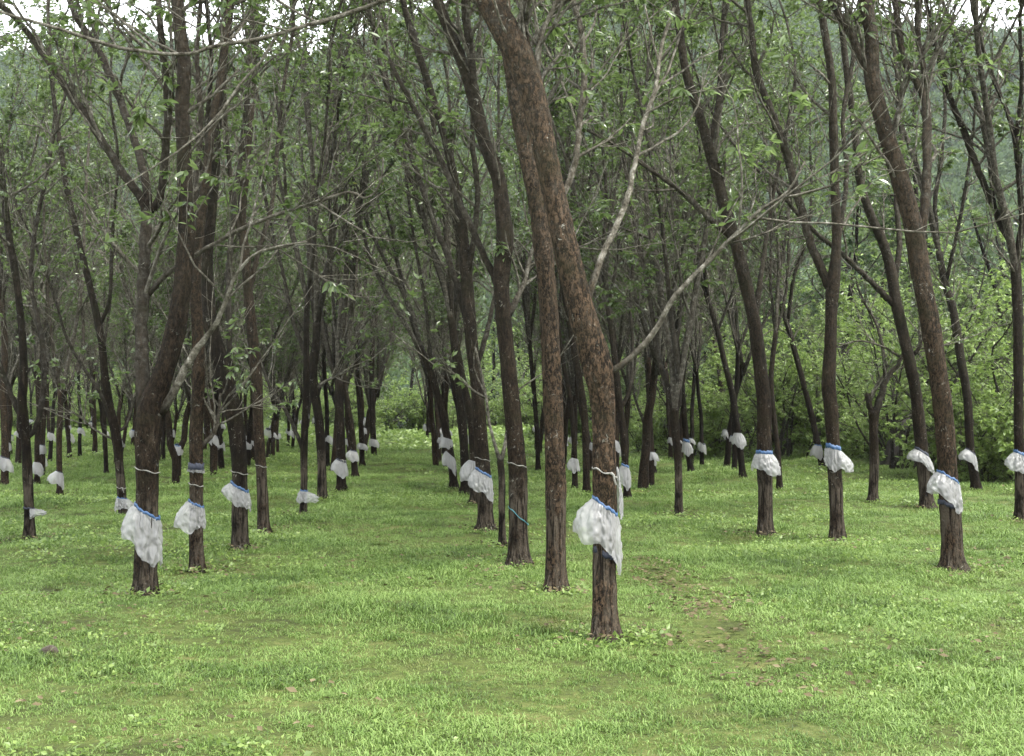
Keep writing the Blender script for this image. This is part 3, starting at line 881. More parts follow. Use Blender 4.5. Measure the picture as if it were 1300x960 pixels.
add('A7', 'leaning brown rubber tree with knotted bag directly beside the stout split one',
    [(157, 656, 12), (152, 597, 12), (148, 555, 13), (139, 515, 11), (133, 477, 10), (130, 440, 10), (124, 406, 10), (112, 355, 9), (97, 294, 8), (86, 245, 8), (79, 200, 7), (70, 140, 6), (62, 70, 6)],
    [([(126, 415, 6), (139, 380, 5), (142, 312, 5), (146, 256, 4), (150, 200, 4), (140, 130, 4)], -.2, .4),
     ([(143, 545, 6), (128, 500, 5), (108, 470, 4.5), (85, 430, 4), (70, 380, 4), (48, 320, 3.5), (20, 260, 3)], -.3, .4),
     ([(148, 548, 5), (160, 540, 4), (168, 510, 3.5), (160, 470, 3)], .2, .4, False),
     ([(147, 560, 3), (120, 545, 2.5), (100, 528, 2), (88, 520, 1.5)], -.2, .7, False)], flaky=.2)
# --- right side
add('R1', 'forked greyish rubber tree with slim bare trunk and no bag in the clearing',
    [(862, 656, 11), (861, 596, 11), (857, 540, 12), (856, 518, 13)],
    [([(856, 522, 9), (844, 481, 8), (834, 446, 7), (828, 400, 6.5), (815, 330, 6), (800, 260, 5), (790, 180, 5)], .2, .35),
     ([(858, 522, 9), (862, 502, 8), (859, 456, 8), (853, 410, 7), (846, 340, 6), (838, 270, 6), (825, 190, 5)], -.1, .35),
     ([(856, 455, 4), (864, 400, 3.5), (862, 340, 3), (856, 290, 3)], .3, .4)], flaky=.2)
add('R2', 'dark rubber tree behind the forked bare one, white bag under blue band',
    [(878, 601, 9), (872, 565, 8), (868, 518, 8), (863, 470, 7.5), (858, 420, 7)],
    [([(858, 424, 5), (848, 370, 4), (845, 300, 4)], .2, .4), ([(858, 424, 5), (866, 360, 4), (862, 300, 4), (858, 230, 3)], -.2, .4)], flaky=.1)
add('R4', 'dark rubber tree with side fork and triangular white bag in the clearing',
    [(829, 600, 8), (826, 550, 7.5), (824, 500, 7), (820, 440, 7), (815, 380, 6)],
    [([(825, 552, 5), (815, 530, 4), (805, 500, 3.5), (800, 450, 3)], .2, .4), ([(815, 384, 5), (805, 320, 4), (800, 250, 4)], .2, .4), ([(815, 384, 5), (822, 310, 4), (820, 240, 4)], -.2, .4)], flaky=.1)
add('R7', 'rubber tree whose bark peels pale above a puffed white bag',
    [(918, 582, 8), (916, 549, 7), (915, 487, 7), (909, 449, 6.5), (906, 400, 6)],
    [([(906, 404, 5), (898, 350, 4), (896, 290, 3.5)], .2, .4), ([(906, 404, 5), (914, 340, 4), (912, 280, 3.5)], .2, .4),
     ([(905, 525, 3), (890, 537, 2.5), (878, 542, 2), (874, 548, 1.5)], -.1, .9, False)], flaky=.6)
add('R8', 'black leaning rubber tree with slim curved trunk, upper fan of limbs',
    [(943, 607, 9), (938, 559, 9), (930, 502, 8.5), (921, 465, 8), (910, 417, 7.5), (896, 371, 7)],
    [([(897, 374, 5.5), (885, 340, 5), (872, 290, 4.5), (862, 230, 4), (850, 160, 3.5)], .2, .2),
     ([(899, 380, 5.5), (893, 330, 5), (888, 280, 4), (890, 210, 4), (882, 140, 3)], -.2, .2),
     ([(911, 420, 4), (925, 385, 3.5), (938, 350, 3)], .2, .3)], flaky=.05)
add('R9', 'tall dark rubber tree leaning left, wide white bag worn like a skirt',
    [(971, 680, 20), (972, 627, 20), (970, 565, 20), (970, 518, 19), (966, 475, 19), (959, 417, 18), (948, 365, 18), (936, 316, 17), (921, 267, 16), (906, 208, 15), (888, 146, 13), (871, 93, 12), (862, 34, 11), (853, -20, 10)],
    [([(930, 302, 10), (898, 275, 8), (877, 254, 8), (860, 240, 7), (825, 215, 6), (790, 190, 5), (745, 165, 4)], -.2, .5, False),
     ([(958, 405, 9), (966, 350, 7), (975, 290, 6), (985, 230, 5), (998, 170, 5), (1010, 100, 4)], .3, .35),
     ([(900, 185, 9), (912, 130, 8), (915, 70, 7), (920, 0, 6)], .3, .4)], flaky=.35)
add('R11', 'rubber tree leaning left with bag half hidden behind the knobbly one',
    [(1045, 596, 9), (1035, 549, 8.5), (1024, 502, 8), (1014, 465, 8), (1001, 417, 7.5), (990, 384, 7.5)],
    [([(991, 388, 6), (975, 342, 5), (965, 290, 4.5), (958, 220, 4), (950, 140, 4)], .2, .35),
     ([(1000, 410, 5), (1008, 350, 5), (1022, 312, 4), (1030, 250, 4), (1028, 180, 3)], -.2, .35),
     ([(990, 388, 4), (995, 330, 4), (990, 270, 3.5), (985, 200, 3)], .2, .35)], flaky=.2)
add('R12', 'knobbly rubber tree with high narrow fork and bag puffed to one side',
    [(1063, 688, 20), (1061, 627, 18), (1058, 565, 18), (1055, 518, 18), (1052, 487, 20), (1054, 440, 17), (1055, 400, 17), (1057, 368, 19), (1062, 312, 13), (1060, 237, 12), (1058, 165, 12), (1056, 103, 11), (1049, 52, 11), (1039, -5, 10)],
    [([(1056, 372, 14), (1045, 346, 13), (1030, 309, 12), (1013, 250, 12), (997, 189, 11), (977, 137, 10), (960, 89, 10), (953, 34, 9), (947, -15, 8)], .2, .35),
     ([(1060, 330, 8), (1068, 280, 7), (1075, 220, 7), (1070, 150, 6), (1082, 80, 6), (1090, 10, 5)], .3, .35)], flaky=.4)
add('R13', 'short pollarded rubber tree with a cut stub and crooked pale limbs, no bag',
    [(1108, 638, 13), (1110, 590, 12), (1109, 545, 12), (1110, 522, 13)],
    [([(1108, 530, 9), (1103, 512, 8), (1102, 500, 8)], 0, .1, False),
     ([(1111, 528, 11), (1117, 507, 10), (1126, 480, 8), (1140, 463, 6), (1150, 440, 5)], -.1, .35, False),
     ([(1124, 486, 6), (1122, 450, 5), (1112, 410, 4), (1095, 380, 3.5), (1085, 350, 3)], .2, .4, False),
     ([(1145, 455, 4), (1120, 440, 3), (1090, 433, 2.5), (1060, 442, 2)], -.2, .6, False)], flaky=.3, ext=0, twiggy=5)
add('R14', 'brown rubber tree with broad foot and a long limb reaching left above its bag',
    [(1178, 647, 19), (1173, 600, 17), (1168, 550, 17), (1163, 500, 16), (1155, 460, 16), (1147, 425, 15), (1137, 382, 15), (1131, 342, 14), (1120, 305, 13), (1103, 268, 12), (1090, 220, 11), (1085, 160, 10), (1076, 100, 9), (1068, 30, 8)],
    [([(1136, 388, 10), (1105, 357, 8), (1071, 324, 7), (1030, 290, 6), (985, 240, 5), (940, 195, 4)], -.1, .4),
     ([(1134, 365, 9), (1142, 310, 8), (1138, 250, 7), (1145, 180, 7), (1140, 110, 6), (1132, 30, 5)], .3, .35),
     ([(1160, 450, 6), (1168, 440, 5), (1170, 425, 4)], -.2, .3, False)], flaky=.3)
add('R15', 'thick rust brown rubber tree with kinked top, large bag and open tapping cut',
    [(1210, 723, 29), (1207, 667, 27), (1204, 620, 26), (1202, 573, 26), (1198, 523, 26), (1191, 475, 26), (1180, 406, 26), (1169, 350, 26), (1159, 286, 25), (1145, 234, 24), (1128, 179, 22), (1114, 131, 22), (1106, 96, 21), (1107, 52, 20), (1101, 14, 19), (1094, -30, 18)],
    [([(1104, 92, 15), (1097, 79, 13), (1083, 48, 12), (1066, 20, 11), (1048, -8, 10)], .1, .35),
     ([(1164, 315, 15), (1174, 265, 13), (1177, 200, 13), (1176, 137, 12), (1167, 110, 11), (1149, 79, 9), (1140, 30, 9), (1135, -10, 8)], .25, .35),
     ([(1177, 145, 9), (1174, 95, 8), (1166, 50, 8), (1164, -5, 7)], .2, .4),
     ([(1128, 180, 7), (1140, 140, 5), (1155, 100, 4), (1180, 60, 3.5), (1210, 30, 3)], -.2, .55)], flaky=.75)
add('R16', 'slim dark rubber tree against the bright bushes, bag swinging toward the thick rusty one',
    [(1240, 622, 13), (1232, 573, 12), (1228, 507, 12), (1220, 457, 12), (1210, 395, 11), (1199, 357, 10), (1192, 320, 9)],
    [([(1192, 324, 7), (1187, 260, 6), (1195, 200, 6), (1200, 130, 5), (1195, 60, 4)], .2, .3),
     ([(1200, 360, 6), (1212, 310, 5), (1222, 260, 5), (1230, 210, 4), (1238, 140, 4)], -.2, .3)], flaky=.15)
add('R17', 'dark rubber tree at the plantation edge forking into long straight limbs',
    [(1296, 662, 15), (1295, 600, 14), (1293, 540, 13), (1293, 470, 13), (1292, 402, 13), (1289, 335, 14)],
    [([(1289, 340, 11), (1286, 316, 11), (1270, 283, 10), (1252, 241, 9), (1228, 179, 9), (1204, 117, 8), (1187, 58, 7), (1174, -5, 6)], .1, .2),
     ([(1290, 340, 11), (1297, 285, 9), (1294, 230, 8), (1290, 175, 9)], -.1, .15, False),
     ([(1290, 180, 7), (1278, 140, 6), (1266, 113, 6), (1248, 62, 5), (1234, 10, 5)], .2, .2),
     ([(1290, 180, 7), (1297, 103, 6), (1295, 34, 5), (1298, -20, 5)], -.2, .2),
     ([(1262, 262, 7), (1258, 220, 7), (1255, 172, 7), (1248, 103, 6), (1240, 40, 5)], .3, .25)], flaky=.2)
add('R10', 'thin rubber tree peeping out behind the one with the skirt-like bag',
    [(990, 622, 8), (987, 570, 8), (983, 534, 7.5), (979, 480, 7), (985, 420, 6.5)],
    [([(985, 424, 5), (998, 370, 4), (1002, 300, 4)], .2, .4), ([(985, 424, 5), (978, 360, 4), (980, 290, 4)], .2, .4)], flaky=.3)
# --- middle distance behind the right row
add('M1', 'thin rubber tree with a limp bag seen between two stout trunks of the lane row',
    [(730, 622, 8), (729, 562, 7.5), (723, 501, 7), (715, 460, 7), (708, 410, 6)],
    [([(708, 414, 5), (700, 350, 4), (690, 280, 4)], .2, .4), ([(708, 414, 5), (714, 350, 4), (718, 280, 4)], .2, .4)], flaky=.2)
add('M2', 'straight grey rubber tree without a bag close behind the thick leaning trunk',
    [(745, 627, 10), (743, 542, 10), (738, 497, 10), (728, 440, 9), (720, 390, 9)],
    [([(720, 394, 7), (710, 330, 6), (716, 260, 5), (722, 180, 5)], .2, .4), ([(720, 394, 7), (732, 330, 5), (745, 260, 5), (755, 180, 4)], .2, .4)], flaky=.3)
add('M3', 'dark rubber tree with long drooping bag just behind the thick leaning one',
    [(797, 635, 10), (793, 580, 9.5), (791, 545, 10), (786, 505, 9), (780, 450, 8.5), (772, 390, 8)],
    [([(772, 394, 6), (765, 330, 5), (770, 260, 5), (765, 180, 4)], .2, .4), ([(788, 520, 6), (800, 490, 5), (803, 440, 5), (800, 380, 4), (806, 310, 4)], .2, .3),
     ([(772, 394, 5), (783, 330, 4), (790, 270, 4)], -.2, .4)], flaky=.2)
add('M4', 'thin dark rubber tree without a bag seen between the stringed and the reddish trunks',
    [(683, 598, 7), (682, 550, 6.5), (677, 489, 6), (672, 430, 6)],
    [([(672, 434, 5), (664, 370, 4), (668, 300, 4)], .2, .4), ([(672, 434, 5), (680, 370, 4), (678, 300, 3)], .2, .4)], flaky=.1)

# ------------------------------------------------------------------ plastic rain guards tied round the trunks
def guard_arrays(rng, r, tilt, psi, b0, b1, L, side_len, nphi=72, nv=16, span=5.4, mid=-math.pi / 2, drop=0.0):
    """a gathered plastic skirt; hem centre at the origin, trunk radius r. psi: side it billows to, side_len: side where it hangs longest"""
    phi = np.linspace(mid - span / 2, mid + span / 2, nphi)[None, :]
    v = np.linspace(0, 1, nv)[:, None]
    c = np.clip(np.cos(phi - psi), 0, 1) ** 1.4
    lng = L * (.74 + .36 * (.5 + .5 * np.cos(phi - side_len))) * (1 + .10 * np.sin(3 * phi + rng.uniform(0, 6)) + .05 * np.sin(7 * phi + rng.uniform(0, 6)))
    out = (b0 + b1 * c) * .85 * np.sin(np.clip(v * 1.85, 0, 2.3)) ** .95
    ph = rng.uniform(0, 6, 8)
    fold = (1.1 * np.abs(np.sin(3.5 * phi + ph[0] + 1.2 * v)) - .5 + .8 * np.abs(np.sin(6.5 * phi + ph[1] - 1.5 * v)) - .4 + .30 * np.sin(17 * phi + ph[2])) * np.sqrt(v) * (1.2 - .5 * v)
    cr = .35 * np.sin(9 * phi + 8 * v + ph[3]) * np.sin(11 * v + 3 * phi + ph[4]) + .3 * np.sin(14 * phi - 15 * v + ph[5]) * v
    for q_ in range(6):
        fa, fb = rng.uniform(2, 9) * rng.choice([-1, 1]), rng.uniform(3, 11)
        cr = cr + .34 * (np.abs(np.sin(fa * phi + fb * v + rng.uniform(0, 6))) - .6)
    gather = .006 * np.sin(30 * phi + ph[6]) * (1 - v) ** 2
    rad = r * 1.03 + .003 + out + (.030 * fold + .022 * cr * (.3 + v)) * (.35 + b1 * 2) + gather * (v > 0)
    rad = np.maximum(rad, r * 1.03 + .003)
    z = -tilt * r * np.cos(phi) - lng * v + out * .12 * c * np.clip(v * 3, 0, 1) + .008 * cr * v - drop
    X = rad * np.cos(phi); Y = rad * np.sin(phi)
    A = np.stack([X, Y, z], -1)
    A[1:] += rng.normal(0, .0022, A[1:].shape) * np.array([1, 1, .7])
    return A

def grid_quads(nv, nphi):
    i = (np.arange(nv - 1)[:, None] * nphi + np.arange(nphi - 1)[None, :])
    return np.stack([i, i + 1, i + nphi + 1, i + nphi], -1).reshape(-1, 4)

def band_arrays(r, tilt, h, nphi=48, span=5.6):
    phi = np.linspace(-math.pi / 2 - span / 2, -math.pi / 2 + span / 2, nphi)[None, :]
    rows = []
    for rr, dz in ((1.00, .0), (1.075, .001), (1.09, -h * .5), (1.10, -h), (1.02, -h - .001)):
        rows.append(np.stack([np.broadcast_to(rr * r * np.cos(phi), phi.shape), rr * r * np.sin(phi) , -tilt * r * np.cos(phi) + dz + .005 * np.sin(13 * phi) + .006 * np.sin(5 * phi + 1)], -1)[0])
    return np.array(rows)

def guard(key, y, label, tilt=.6, psi=180, b0=.03, b1=.18, L=.34, hang=-40, tie=None, black=False, blue=.028, group=None, dark=False, mid=-90, span=5.4):
    t = TREES[key]
    base, d, path = t['base'], t['d'], t['path']
    b0 *= .55; b1 *= .62; L *= .84
    rng = np.random.default_rng(abs(hash_str(key + str(y))) % 99991)
    i = int(np.argmin([abs((435 - v_) - 0) for v_ in [0]]))
    z = at(CX, y, d)[2]
    i = int(np.argmin(abs(path[:, 2] - z)))
    c, r = path[i, :3], path[i, 3] * 1.04
    root = thing('rain_guard', label, 'plastic bag', c, group)
    near = d < 26
    nphi, nv = (84, 20) if near else (40, 10)
    A = guard_arrays(rng, r, tilt, math.radians(psi), b0, b1, L, math.radians(hang), nphi, nv, span, math.radians(mid), max(0, blue - .008))
    link('skirt', mesh_np('skirt', A.reshape(-1, 3), grid_quads(nv, nphi), mats=(M['plastic'],)), root)
    if blue:
        B = band_arrays(r, tilt, blue)
        link('band', mesh_np('band', B.reshape(-1, 3), grid_quads(5, 48), mats=(M['blackband' if dark else 'blue'],)), root)
    if black:
        B = band_arrays(r, tilt * .6, .045); B[:, :, 2] -= L * .98; B[:, :, :2] *= .96
        link('sealing_strip', mesh_np('sealing_strip', B.reshape(-1, 3), grid_quads(5, 48), mats=(M['blackband'],)), root)
    if tie is not None:
        a = np.linspace(0, 2 * math.pi, 33)
        j = int(np.argmin(abs(path[:, 2] - at(CX, tie, d)[2])))
        cc, rr = path[j, :3] - c, path[j, 3] * 1.06
        g = Geo()
        rp = np.stack([cc[0] + rr * np.cos(a - 1.2), cc[1] + rr * np.sin(a - 1.2), cc[2] - tilt * .5 * rr * np.cos(a - 1.2) + .008 * np.sin(5 * a + 1), .004 + .004 * np.sin(3 * a + 2) ** 2], -1)
        e_ = rp[-1]
        end = np.array([e_ + [.01, -.012, .002, .004], e_ + [.025, -.022, -.012, .002], e_ + [.03, -.02, -.045, 0], e_ + [.042, -.012, -.08, 0]])
        g.tube(np.vstack([rp, end]), 5, cap=False)
        me = g.mesh('tie'); me.materials.clear(); me.materials.append(M['string'])
        link('tie', me, root)
    return root

def hash_str(s_):
    h = 0
    for ch in s_:
        h = (h * 131 + ord(ch)) & 0x7fffffff
    return h

G_LANE = None
guard('T1', 640, 'big crumpled translucent bag with bright blue hem on the thick flaky leaning tree', .75, 195, .035, .21, .40, -15, tie=597, black=True, blue=.028)
guard('T1', 592, 'long limp plastic sheet hanging on the back of the thick flaky leaning tree', .1, 40, .0, .085, .42, 0, blue=0, mid=35, span=1.7)
guard('L1', 646, 'big crumpled white bag with blue hem on the stout split tree', .65, 200, .03, .17, .46, -20, blue=.028)
guard('L2', 638, 'smooth tent-like white bag with blue hem on the slim tree with dark blue band', .5, 195, .01, .24, .33, 200, blue=.028)
guard('L2', 590, 'dark blue plastic band wrapped round the slim straight tree', .05, 180, .0, .0, .04, 0, blue=.075, dark=True)
guard('L3', 619, 'crumpled bag with blue hem on the nearly black bent tree', .6, 190, .05, .13, .24, -30, blue=.035)
guard('A7', 634, 'knotted white bag on the leaning brown tree beside the stout split one', .2, 10, .05, .16, .24, 180, blue=.02, tie=620)
guard('A1', 648, 'torn bag flap sticking out from the olive forked tree', .1, 0, .0, .27, .16, 180, blue=.02, dark=True, mid=-10, span=1.9)
guard('L5', 620, 'small bag sticking out sideways from the thin greyish forked tree', .1, 0, .08, .22, .20, -90, blue=.03)
guard('L7', 586, 'small knotted bag on the tree with vase-like limbs', .4, 190, .08, .14, .36, -60, blue=.03, dark=True, tie=581)
guard('L8', 573, 'small white bag on the slender tree next to the vase-forked one', .3, 180, .12, .12, .30, -60, blue=.03, dark=True)
guard('L9', 564, 'puffed white bag on the slender brown tree near the lane end', .2, 0, .12, .12, .24, -60, blue=0)
guard('L10', 556, 'pinkish white bag on the tree at the lane end by the bank', .2, 0, .12, .10, .34, -60, blue=0)
guard('T4', 597, 'dirty crumpled bag with blue hem on the dark lane tree', .6, 190, .05, .14, .36, -30, blue=.04)
guard('T5', 588, 'creamy knotted bag bulging beside the blue-hemmed one in the lane row', .3, 185, .06, .26, .40, 200, blue=0)
guard('T7', 580, 'long slanting white bag on the tree leaning over the lane', .9, 190, .06, .12, .40, -20, blue=0)
guard('T7', 556, 'small white bag knotted high on the tree leaning over the lane', .3, 185, .03, .12, .26, 200, blue=0)
guard('R9', 569, 'wide white bag worn like a skirt by the tall dark leaning tree', .05, 90 - 180 + 60, .13, .08, .34, 0, blue=.05)
guard('R12', 566, 'bag with blue hem puffed to one side on the knobbly tree', .3, 10, .03, .26, .32, -60, blue=.06)
guard('R11', 567, 'bag half hidden behind the knobbly tree', .2, 190, .06, .18, .40, -90, blue=.03)
guard('R14', 570, 'frilly bag with dark band on the broad-footed brown tree', .7, 200, .16, .14, .30, -10, blue=.05, dark=True)
guard('R15', 604, 'large frilly bag with blue hem on the thick rust brown tree', .65, 200, .05, .17, .34, -15, black=True, blue=.028)
guard('R16', 576, 'frilly bag on the slim dark tree against bright bushes', .8, 190, .08, .22, .36, -10, blue=.03, dark=True)
guard('R17', 576, 'white bag with blue hem on the edge tree with long straight limbs', .5, 195, .08, .20, .36, -20, blue=.05)
guard('R8', 550, 'puffed white bag on the black leaning tree with slim curved trunk', .1, 10, .12, .12, .40, -60, blue=.0)
guard('R7', 556, 'puffed white bag on the tree whose bark peels pale', .1, 180, .14, .10, .36, -60, blue=.03, dark=True)
guard('R4', 571, 'triangular white bag on the dark tree with side fork', .4, 180, .08, .14, .34, -20, blue=.03)
guard('R2', 557, 'white bag under blue band on the dark tree behind the forked bare one', .3, 0, .06, .14, .40, -90, blue=.08)
guard('M1', 582, 'limp bag on the thin tree between two stout trunks', .3, 180, .06, .14, .32, -90, blue=0)
guard('M3', 588, 'long drooping bag with dark band on the tree behind the thick leaning one', .4, 190, .07, .10, .46, -60, blue=.05)
guard('A2', 580, 'white bag low on the reddish tree at the plantation edge', .4, 0, .05, .16, .36, -20, blue=.03, dark=True)
guard('A3', 584, 'white bag on the thin tree just behind the olive forked one', .2, 0, .1, .08, .34, -60, blue=0)
guard('A3b', 580, 'rounded white bag on the paired thin tree', .2, 180, .12, .10, .30, -60, blue=0)
guard('A4', 601, 'side bag on the straight tree with limbs spreading over open grass', .4, 190, .05, .26, .34, -10, blue=.02, dark=True)

# ------------------------------------------------------------------ far rubber trees: eight grown kinds, copied along the rows
def far_variant(seed):
    rng = np.random.default_rng(seed)
    root = thing('rubber_tree', 'slender rubber tree deep in the far rows of the plantation', 'tree', (0, 0, 0), 'rubber trees in the far rows')
    hf = rng.uniform(1.7, 3.4)
    r0 = rng.uniform(.068, .10)
    lean = rng.normal(0, .10, 2)
    rows = []
    for t in np.linspace(0, 1, 7):
        rows.append([lean[0] * hf * t ** 1.5 + rng.normal(0, .015), lean[1] * hf * t ** 1.5 + rng.normal(0, .015), hf * t, r0 * (1 - .22 * t) * (1.18 if t == 0 else 1)])
    rows.insert(0, [0, 0, -.3, r0 * 1.3])
    p = catmull(np.array(rows), .2)
    g = Geo(); g.tube(p, 9, flaky=rng.uniform(0, .6), lump=.05, seed=seed)
    link('trunk', g.mesh('trunk'), root)
    tw, lv = Geo(), Leaves()
    nl = int(rng.integers(3, 5)); a0 = rng.uniform(0, 6.28)
    for k_ in range(nl):
        a = a0 + k_ * 6.283 / nl + rng.normal(0, .3)
        el = rng.uniform(.16, .42)
        dr = np.array([math.cos(a) * math.sin(el), math.sin(a) * math.sin(el), math.cos(el)])
        Ls = rng.uniform(6.5, 9.5)
        st = p[-1, :3] - np.array([0, 0, .1 + .35 * rng.random()])
        q = walk(rng, st, dr, Ls, r0 * rng.uniform(.5, .68), .012, 14, .06, .012)
        gl = Geo(); gl.tube(q, 6, pale=np.linspace(.25, 1.0, len(q)), lump=.04, seed=seed + k_)
        link('limb', gl.mesh('limb'), root)
        dress(rng, tw, lv, q, .16, 17, 1.75, 3, .95, .11, 8, (.35, .95), 6, .07, .88, bare=4)
        # bare whippy shoots low on the limb
        for s_ in range(14):
            i = int(rng.uniform(.03, .5) * 14)
            sh = walk(rng, q[i, :3], side_dir(rng, q[i + 1, :3] - q[i, :3], rng.uniform(.3, .8)), rng.uniform(1.4, 3.4), .014, .004, 6, .12, .1)
            tw.tube(sh, 3, pale=1.0, cap=False)
    link('branches', tw.mesh('branches'), root, kind='stuff')
    link('crown', lv.mesh('crown', rng, M['leaf'], wid=.2), root)
    return root

KINDS = [far_variant(100 + i) for i in range(8)]
USED = [False] * len(KINDS)
SPOTS = []
frng = np.random.default_rng(31)
def near_used(x, y, lim):
    return any((t['base'][0] - x) ** 2 + (t['base'][1] - y) ** 2 < lim * lim for t in TREES.values())
def px_of(x, y):
    return CX + F_PX * x / y, HORIZON + F_PX * CAM_H / y
ROWS = [(-2.4, 36, 74), (-5.6, 30, 74), (-9.3, 30, 72), (-13.1, 38, 70), (-17.0, 48, 72), (-21, 58, 74), (-25, 66, 76),
        (1.2, 36, 74), (5.2, 27, 56), (8.9, 33, 50)]
ROW_LABEL = {-2.4: 'slender rubber tree far along the lane row that starts at the stout split tree', -5.6: 'slender far rubber tree in the row behind the stout split tree, before the outer rows',
             1.2: 'slender rubber tree far along the lane row that starts at the thick flaky tree', 5.2: 'slender rubber tree far behind the knobbly tree, in front of the thicket'}
ROW_LABEL[8.9] = ROW_LABEL[5.2]
OUTER = 'slender rubber tree in the outermost far rows beyond the olive forked tree'
for a, d0, d1 in ROWS:
    y = d0 + frng.uniform(0, 2)
    lane = a in (-2.4, 1.2)
    while y < d1:
        x = a - .0758 * y + frng.normal(0, .28)
        if not near_used(x, y, 1.3) and -.42 * y - 1 < x < .42 * y + 1:
            SPOTS.append((x, y, ROW_LABEL.get(a, OUTER)))
        y += 2.25 + frng.normal(0, .3) + (.4 if y > 50 else 0) + (.8 if lane else 0)

def place_kind(x, y, sc, lab):
    k_ = int(frng.integers(0, len(KINDS)))
    z = float(gz(x, y))
    rz = frng.uniform(0, 6.283)
    if not USED[k_]:
        USED[k_] = True
        KINDS[k_].location = (x, y, z); KINDS[k_].rotation_euler = (0, 0, rz); KINDS[k_].scale = (sc, sc, sc)
        KINDS[k_]['label'] = lab; KINDS[k_]['group'] = GROUP_OF[lab]
        return KINDS[k_]
    return copy_tree(KINDS[k_], (x, y, z), rz, sc, lab, GROUP_OF[lab])
GROUP_OF = {ROW_LABEL[-2.4]: 'far trees of the split tree row', ROW_LABEL[-5.6]: 'far trees of the row behind the split tree',
            ROW_LABEL[1.2]: 'far trees of the flaky tree row', ROW_LABEL[5.2]: 'far trees before the thicket', OUTER: 'far trees of the outermost rows'}
FAR = [place_kind(x, y, frng.uniform(.85, 1.12), lab) for x, y, lab in SPOTS]

# small bags on the far trees
def far_bag_mesh(seed):
    rng = np.random.default_rng(seed)
    A = guard_arrays(rng, .105, rng.uniform(.2, .7), rng.choice([0.2, 3.1, 3.4]), .05, .10, .32, rng.uniform(-1.5, 0), 30, 8)
    B = band_arrays(.105, .3, .05, 30)
    V = np.vstack([A.reshape(-1, 3), B.reshape(-1, 3)])
    Q1 = grid_quads(8, 30); Q2 = grid_quads(5, 30) + 240
    return mesh_np('rain_guard', V, np.vstack([Q1, Q2]), mats=(M['plastic'], M['blue'] if seed % 2 else M['blackband']), mat_idx=np.r_[np.zeros(len(Q1)), np.ones(len(Q2))])
BAGS = [far_bag_mesh(s_) for s_ in range(5)]
for (x, y, lab), o in zip(SPOTS, FAR):
    if frng.random() < .82:
        b = link('rain_guard', BAGS[int(frng.integers(0, 5))], None, (x, y, float(gz(x, y)) + frng.uniform(.8, 1.2)))
        sb = frng.uniform(.68, .84); b.scale = (sb, sb, sb * frng.uniform(.75, 1.2)); b.rotation_euler = (0, 0, frng.normal(0, .5))
        tag(b, 'tiny white bag on one of the ' + GROUP_OF[lab], 'plastic bag', 'bags on ' + GROUP_OF[lab])

# ------------------------------------------------------------------ undergrowth, forest behind, hillside wood
def bush_variant(seed, h, rad, nst, mat, leafL, nleaf, base_bare=.1, name='shrub', lab='', grp=''):
    rng = np.random.default_rng(seed)
    root = thing(name, lab, 'shrub', (0, 0, 0), grp)
    g, lv = Geo(), Leaves()
    for s_ in range(nst):
        a = rng.uniform(0, 6.283); sp = rng.uniform(.1, .55)
        q = walk(rng, (rng.normal(0, rad * .12), rng.normal(0, rad * .12), -.15), (math.cos(a) * sp, math.sin(a) * sp, 1), h * rng.uniform(.7, 1.1), .012 + .006 * h, .008, 9, .14, -.01)
        g.tube(q, 5, pale=.25, cap=False)
        dress(rng, g, lv, q, base_bare, 12, rad * .75, 3, .4, leafL, nleaf, (.6, 1.35), 5, .02, 1.0)
    link('stems', g.mesh('stems'), root, kind='stuff')
    link('crown', lv.mesh('crown', rng, mat, wid=.22), root)
    return root

SHRUBS = [bush_variant(300 + i, [2.2, 3.4, 5.2, 6.6][i % 4], [1.0, 1.3, 1.7, 2.0][i % 4], [6, 6, 6, 7][i % 4], M['leaf_fresh'], .13, 4, .08 if i % 4 < 2 else .3,
                       'shrub', 'bushy light green shrub in the thicket beyond the rows', 'shrubs in the thicket') for i in range(6)]
s_used = [False] * 6
SIZE = ['low', 'waist-high', 'tall', 'very tall', 'low', 'waist-high']
def place_shrub(k_, x, y, sc, where):
    lab = SIZE[k_] + ' light green shrub ' + where; grp = SIZE[k_] + ' shrubs ' + where
    z = float(gz(x, y)); rz = frng.uniform(0, 6.283)
    if not s_used[k_]:
        s_used[k_] = True
        o = SHRUBS[k_]; o.location = (x, y, z); o.rotation_euler = (0, 0, rz); o.scale = (sc, sc, sc)
        o['label'] = lab; o['group'] = grp
        return
    copy_tree(SHRUBS[k_], (x, y, z), rz, sc, lab, grp)
# right-hand thicket: edge runs from the right rows back to the end of the lane
for px in np.arange(700, 1330, 17):
    edge = np.interp(px, [700, 800, 900, 1000, 1100, 1200, 1330], [62, 54, 46, 40, 36, 31, 29])
    for layer in range(2):
        y = edge + 1 + layer * 13 + frng.uniform(0, 4.5)
        x = (px + frng.normal(0, 10) - CX) / F_PX * y
        tall = layer == 1 or frng.random() < .3
        k_ = int(frng.choice([2, 3])) if tall else int(frng.choice([0, 1, 4, 5]))
        place_shrub(k_, x, y, frng.uniform(.75, 1.1), 'in the back of the thicket' if layer else 'at the front edge of the thicket')
for px in np.arange(-20, 720, 15):
    y = frng.uniform(75, 84)
    place_shrub(int(frng.choice([0, 1, 4, 5, 1, 2])), (px + frng.normal(0, 9) - CX) / F_PX * y, y, frng.uniform(.8, 1.25), 'on the bank closing the lane and far rows')

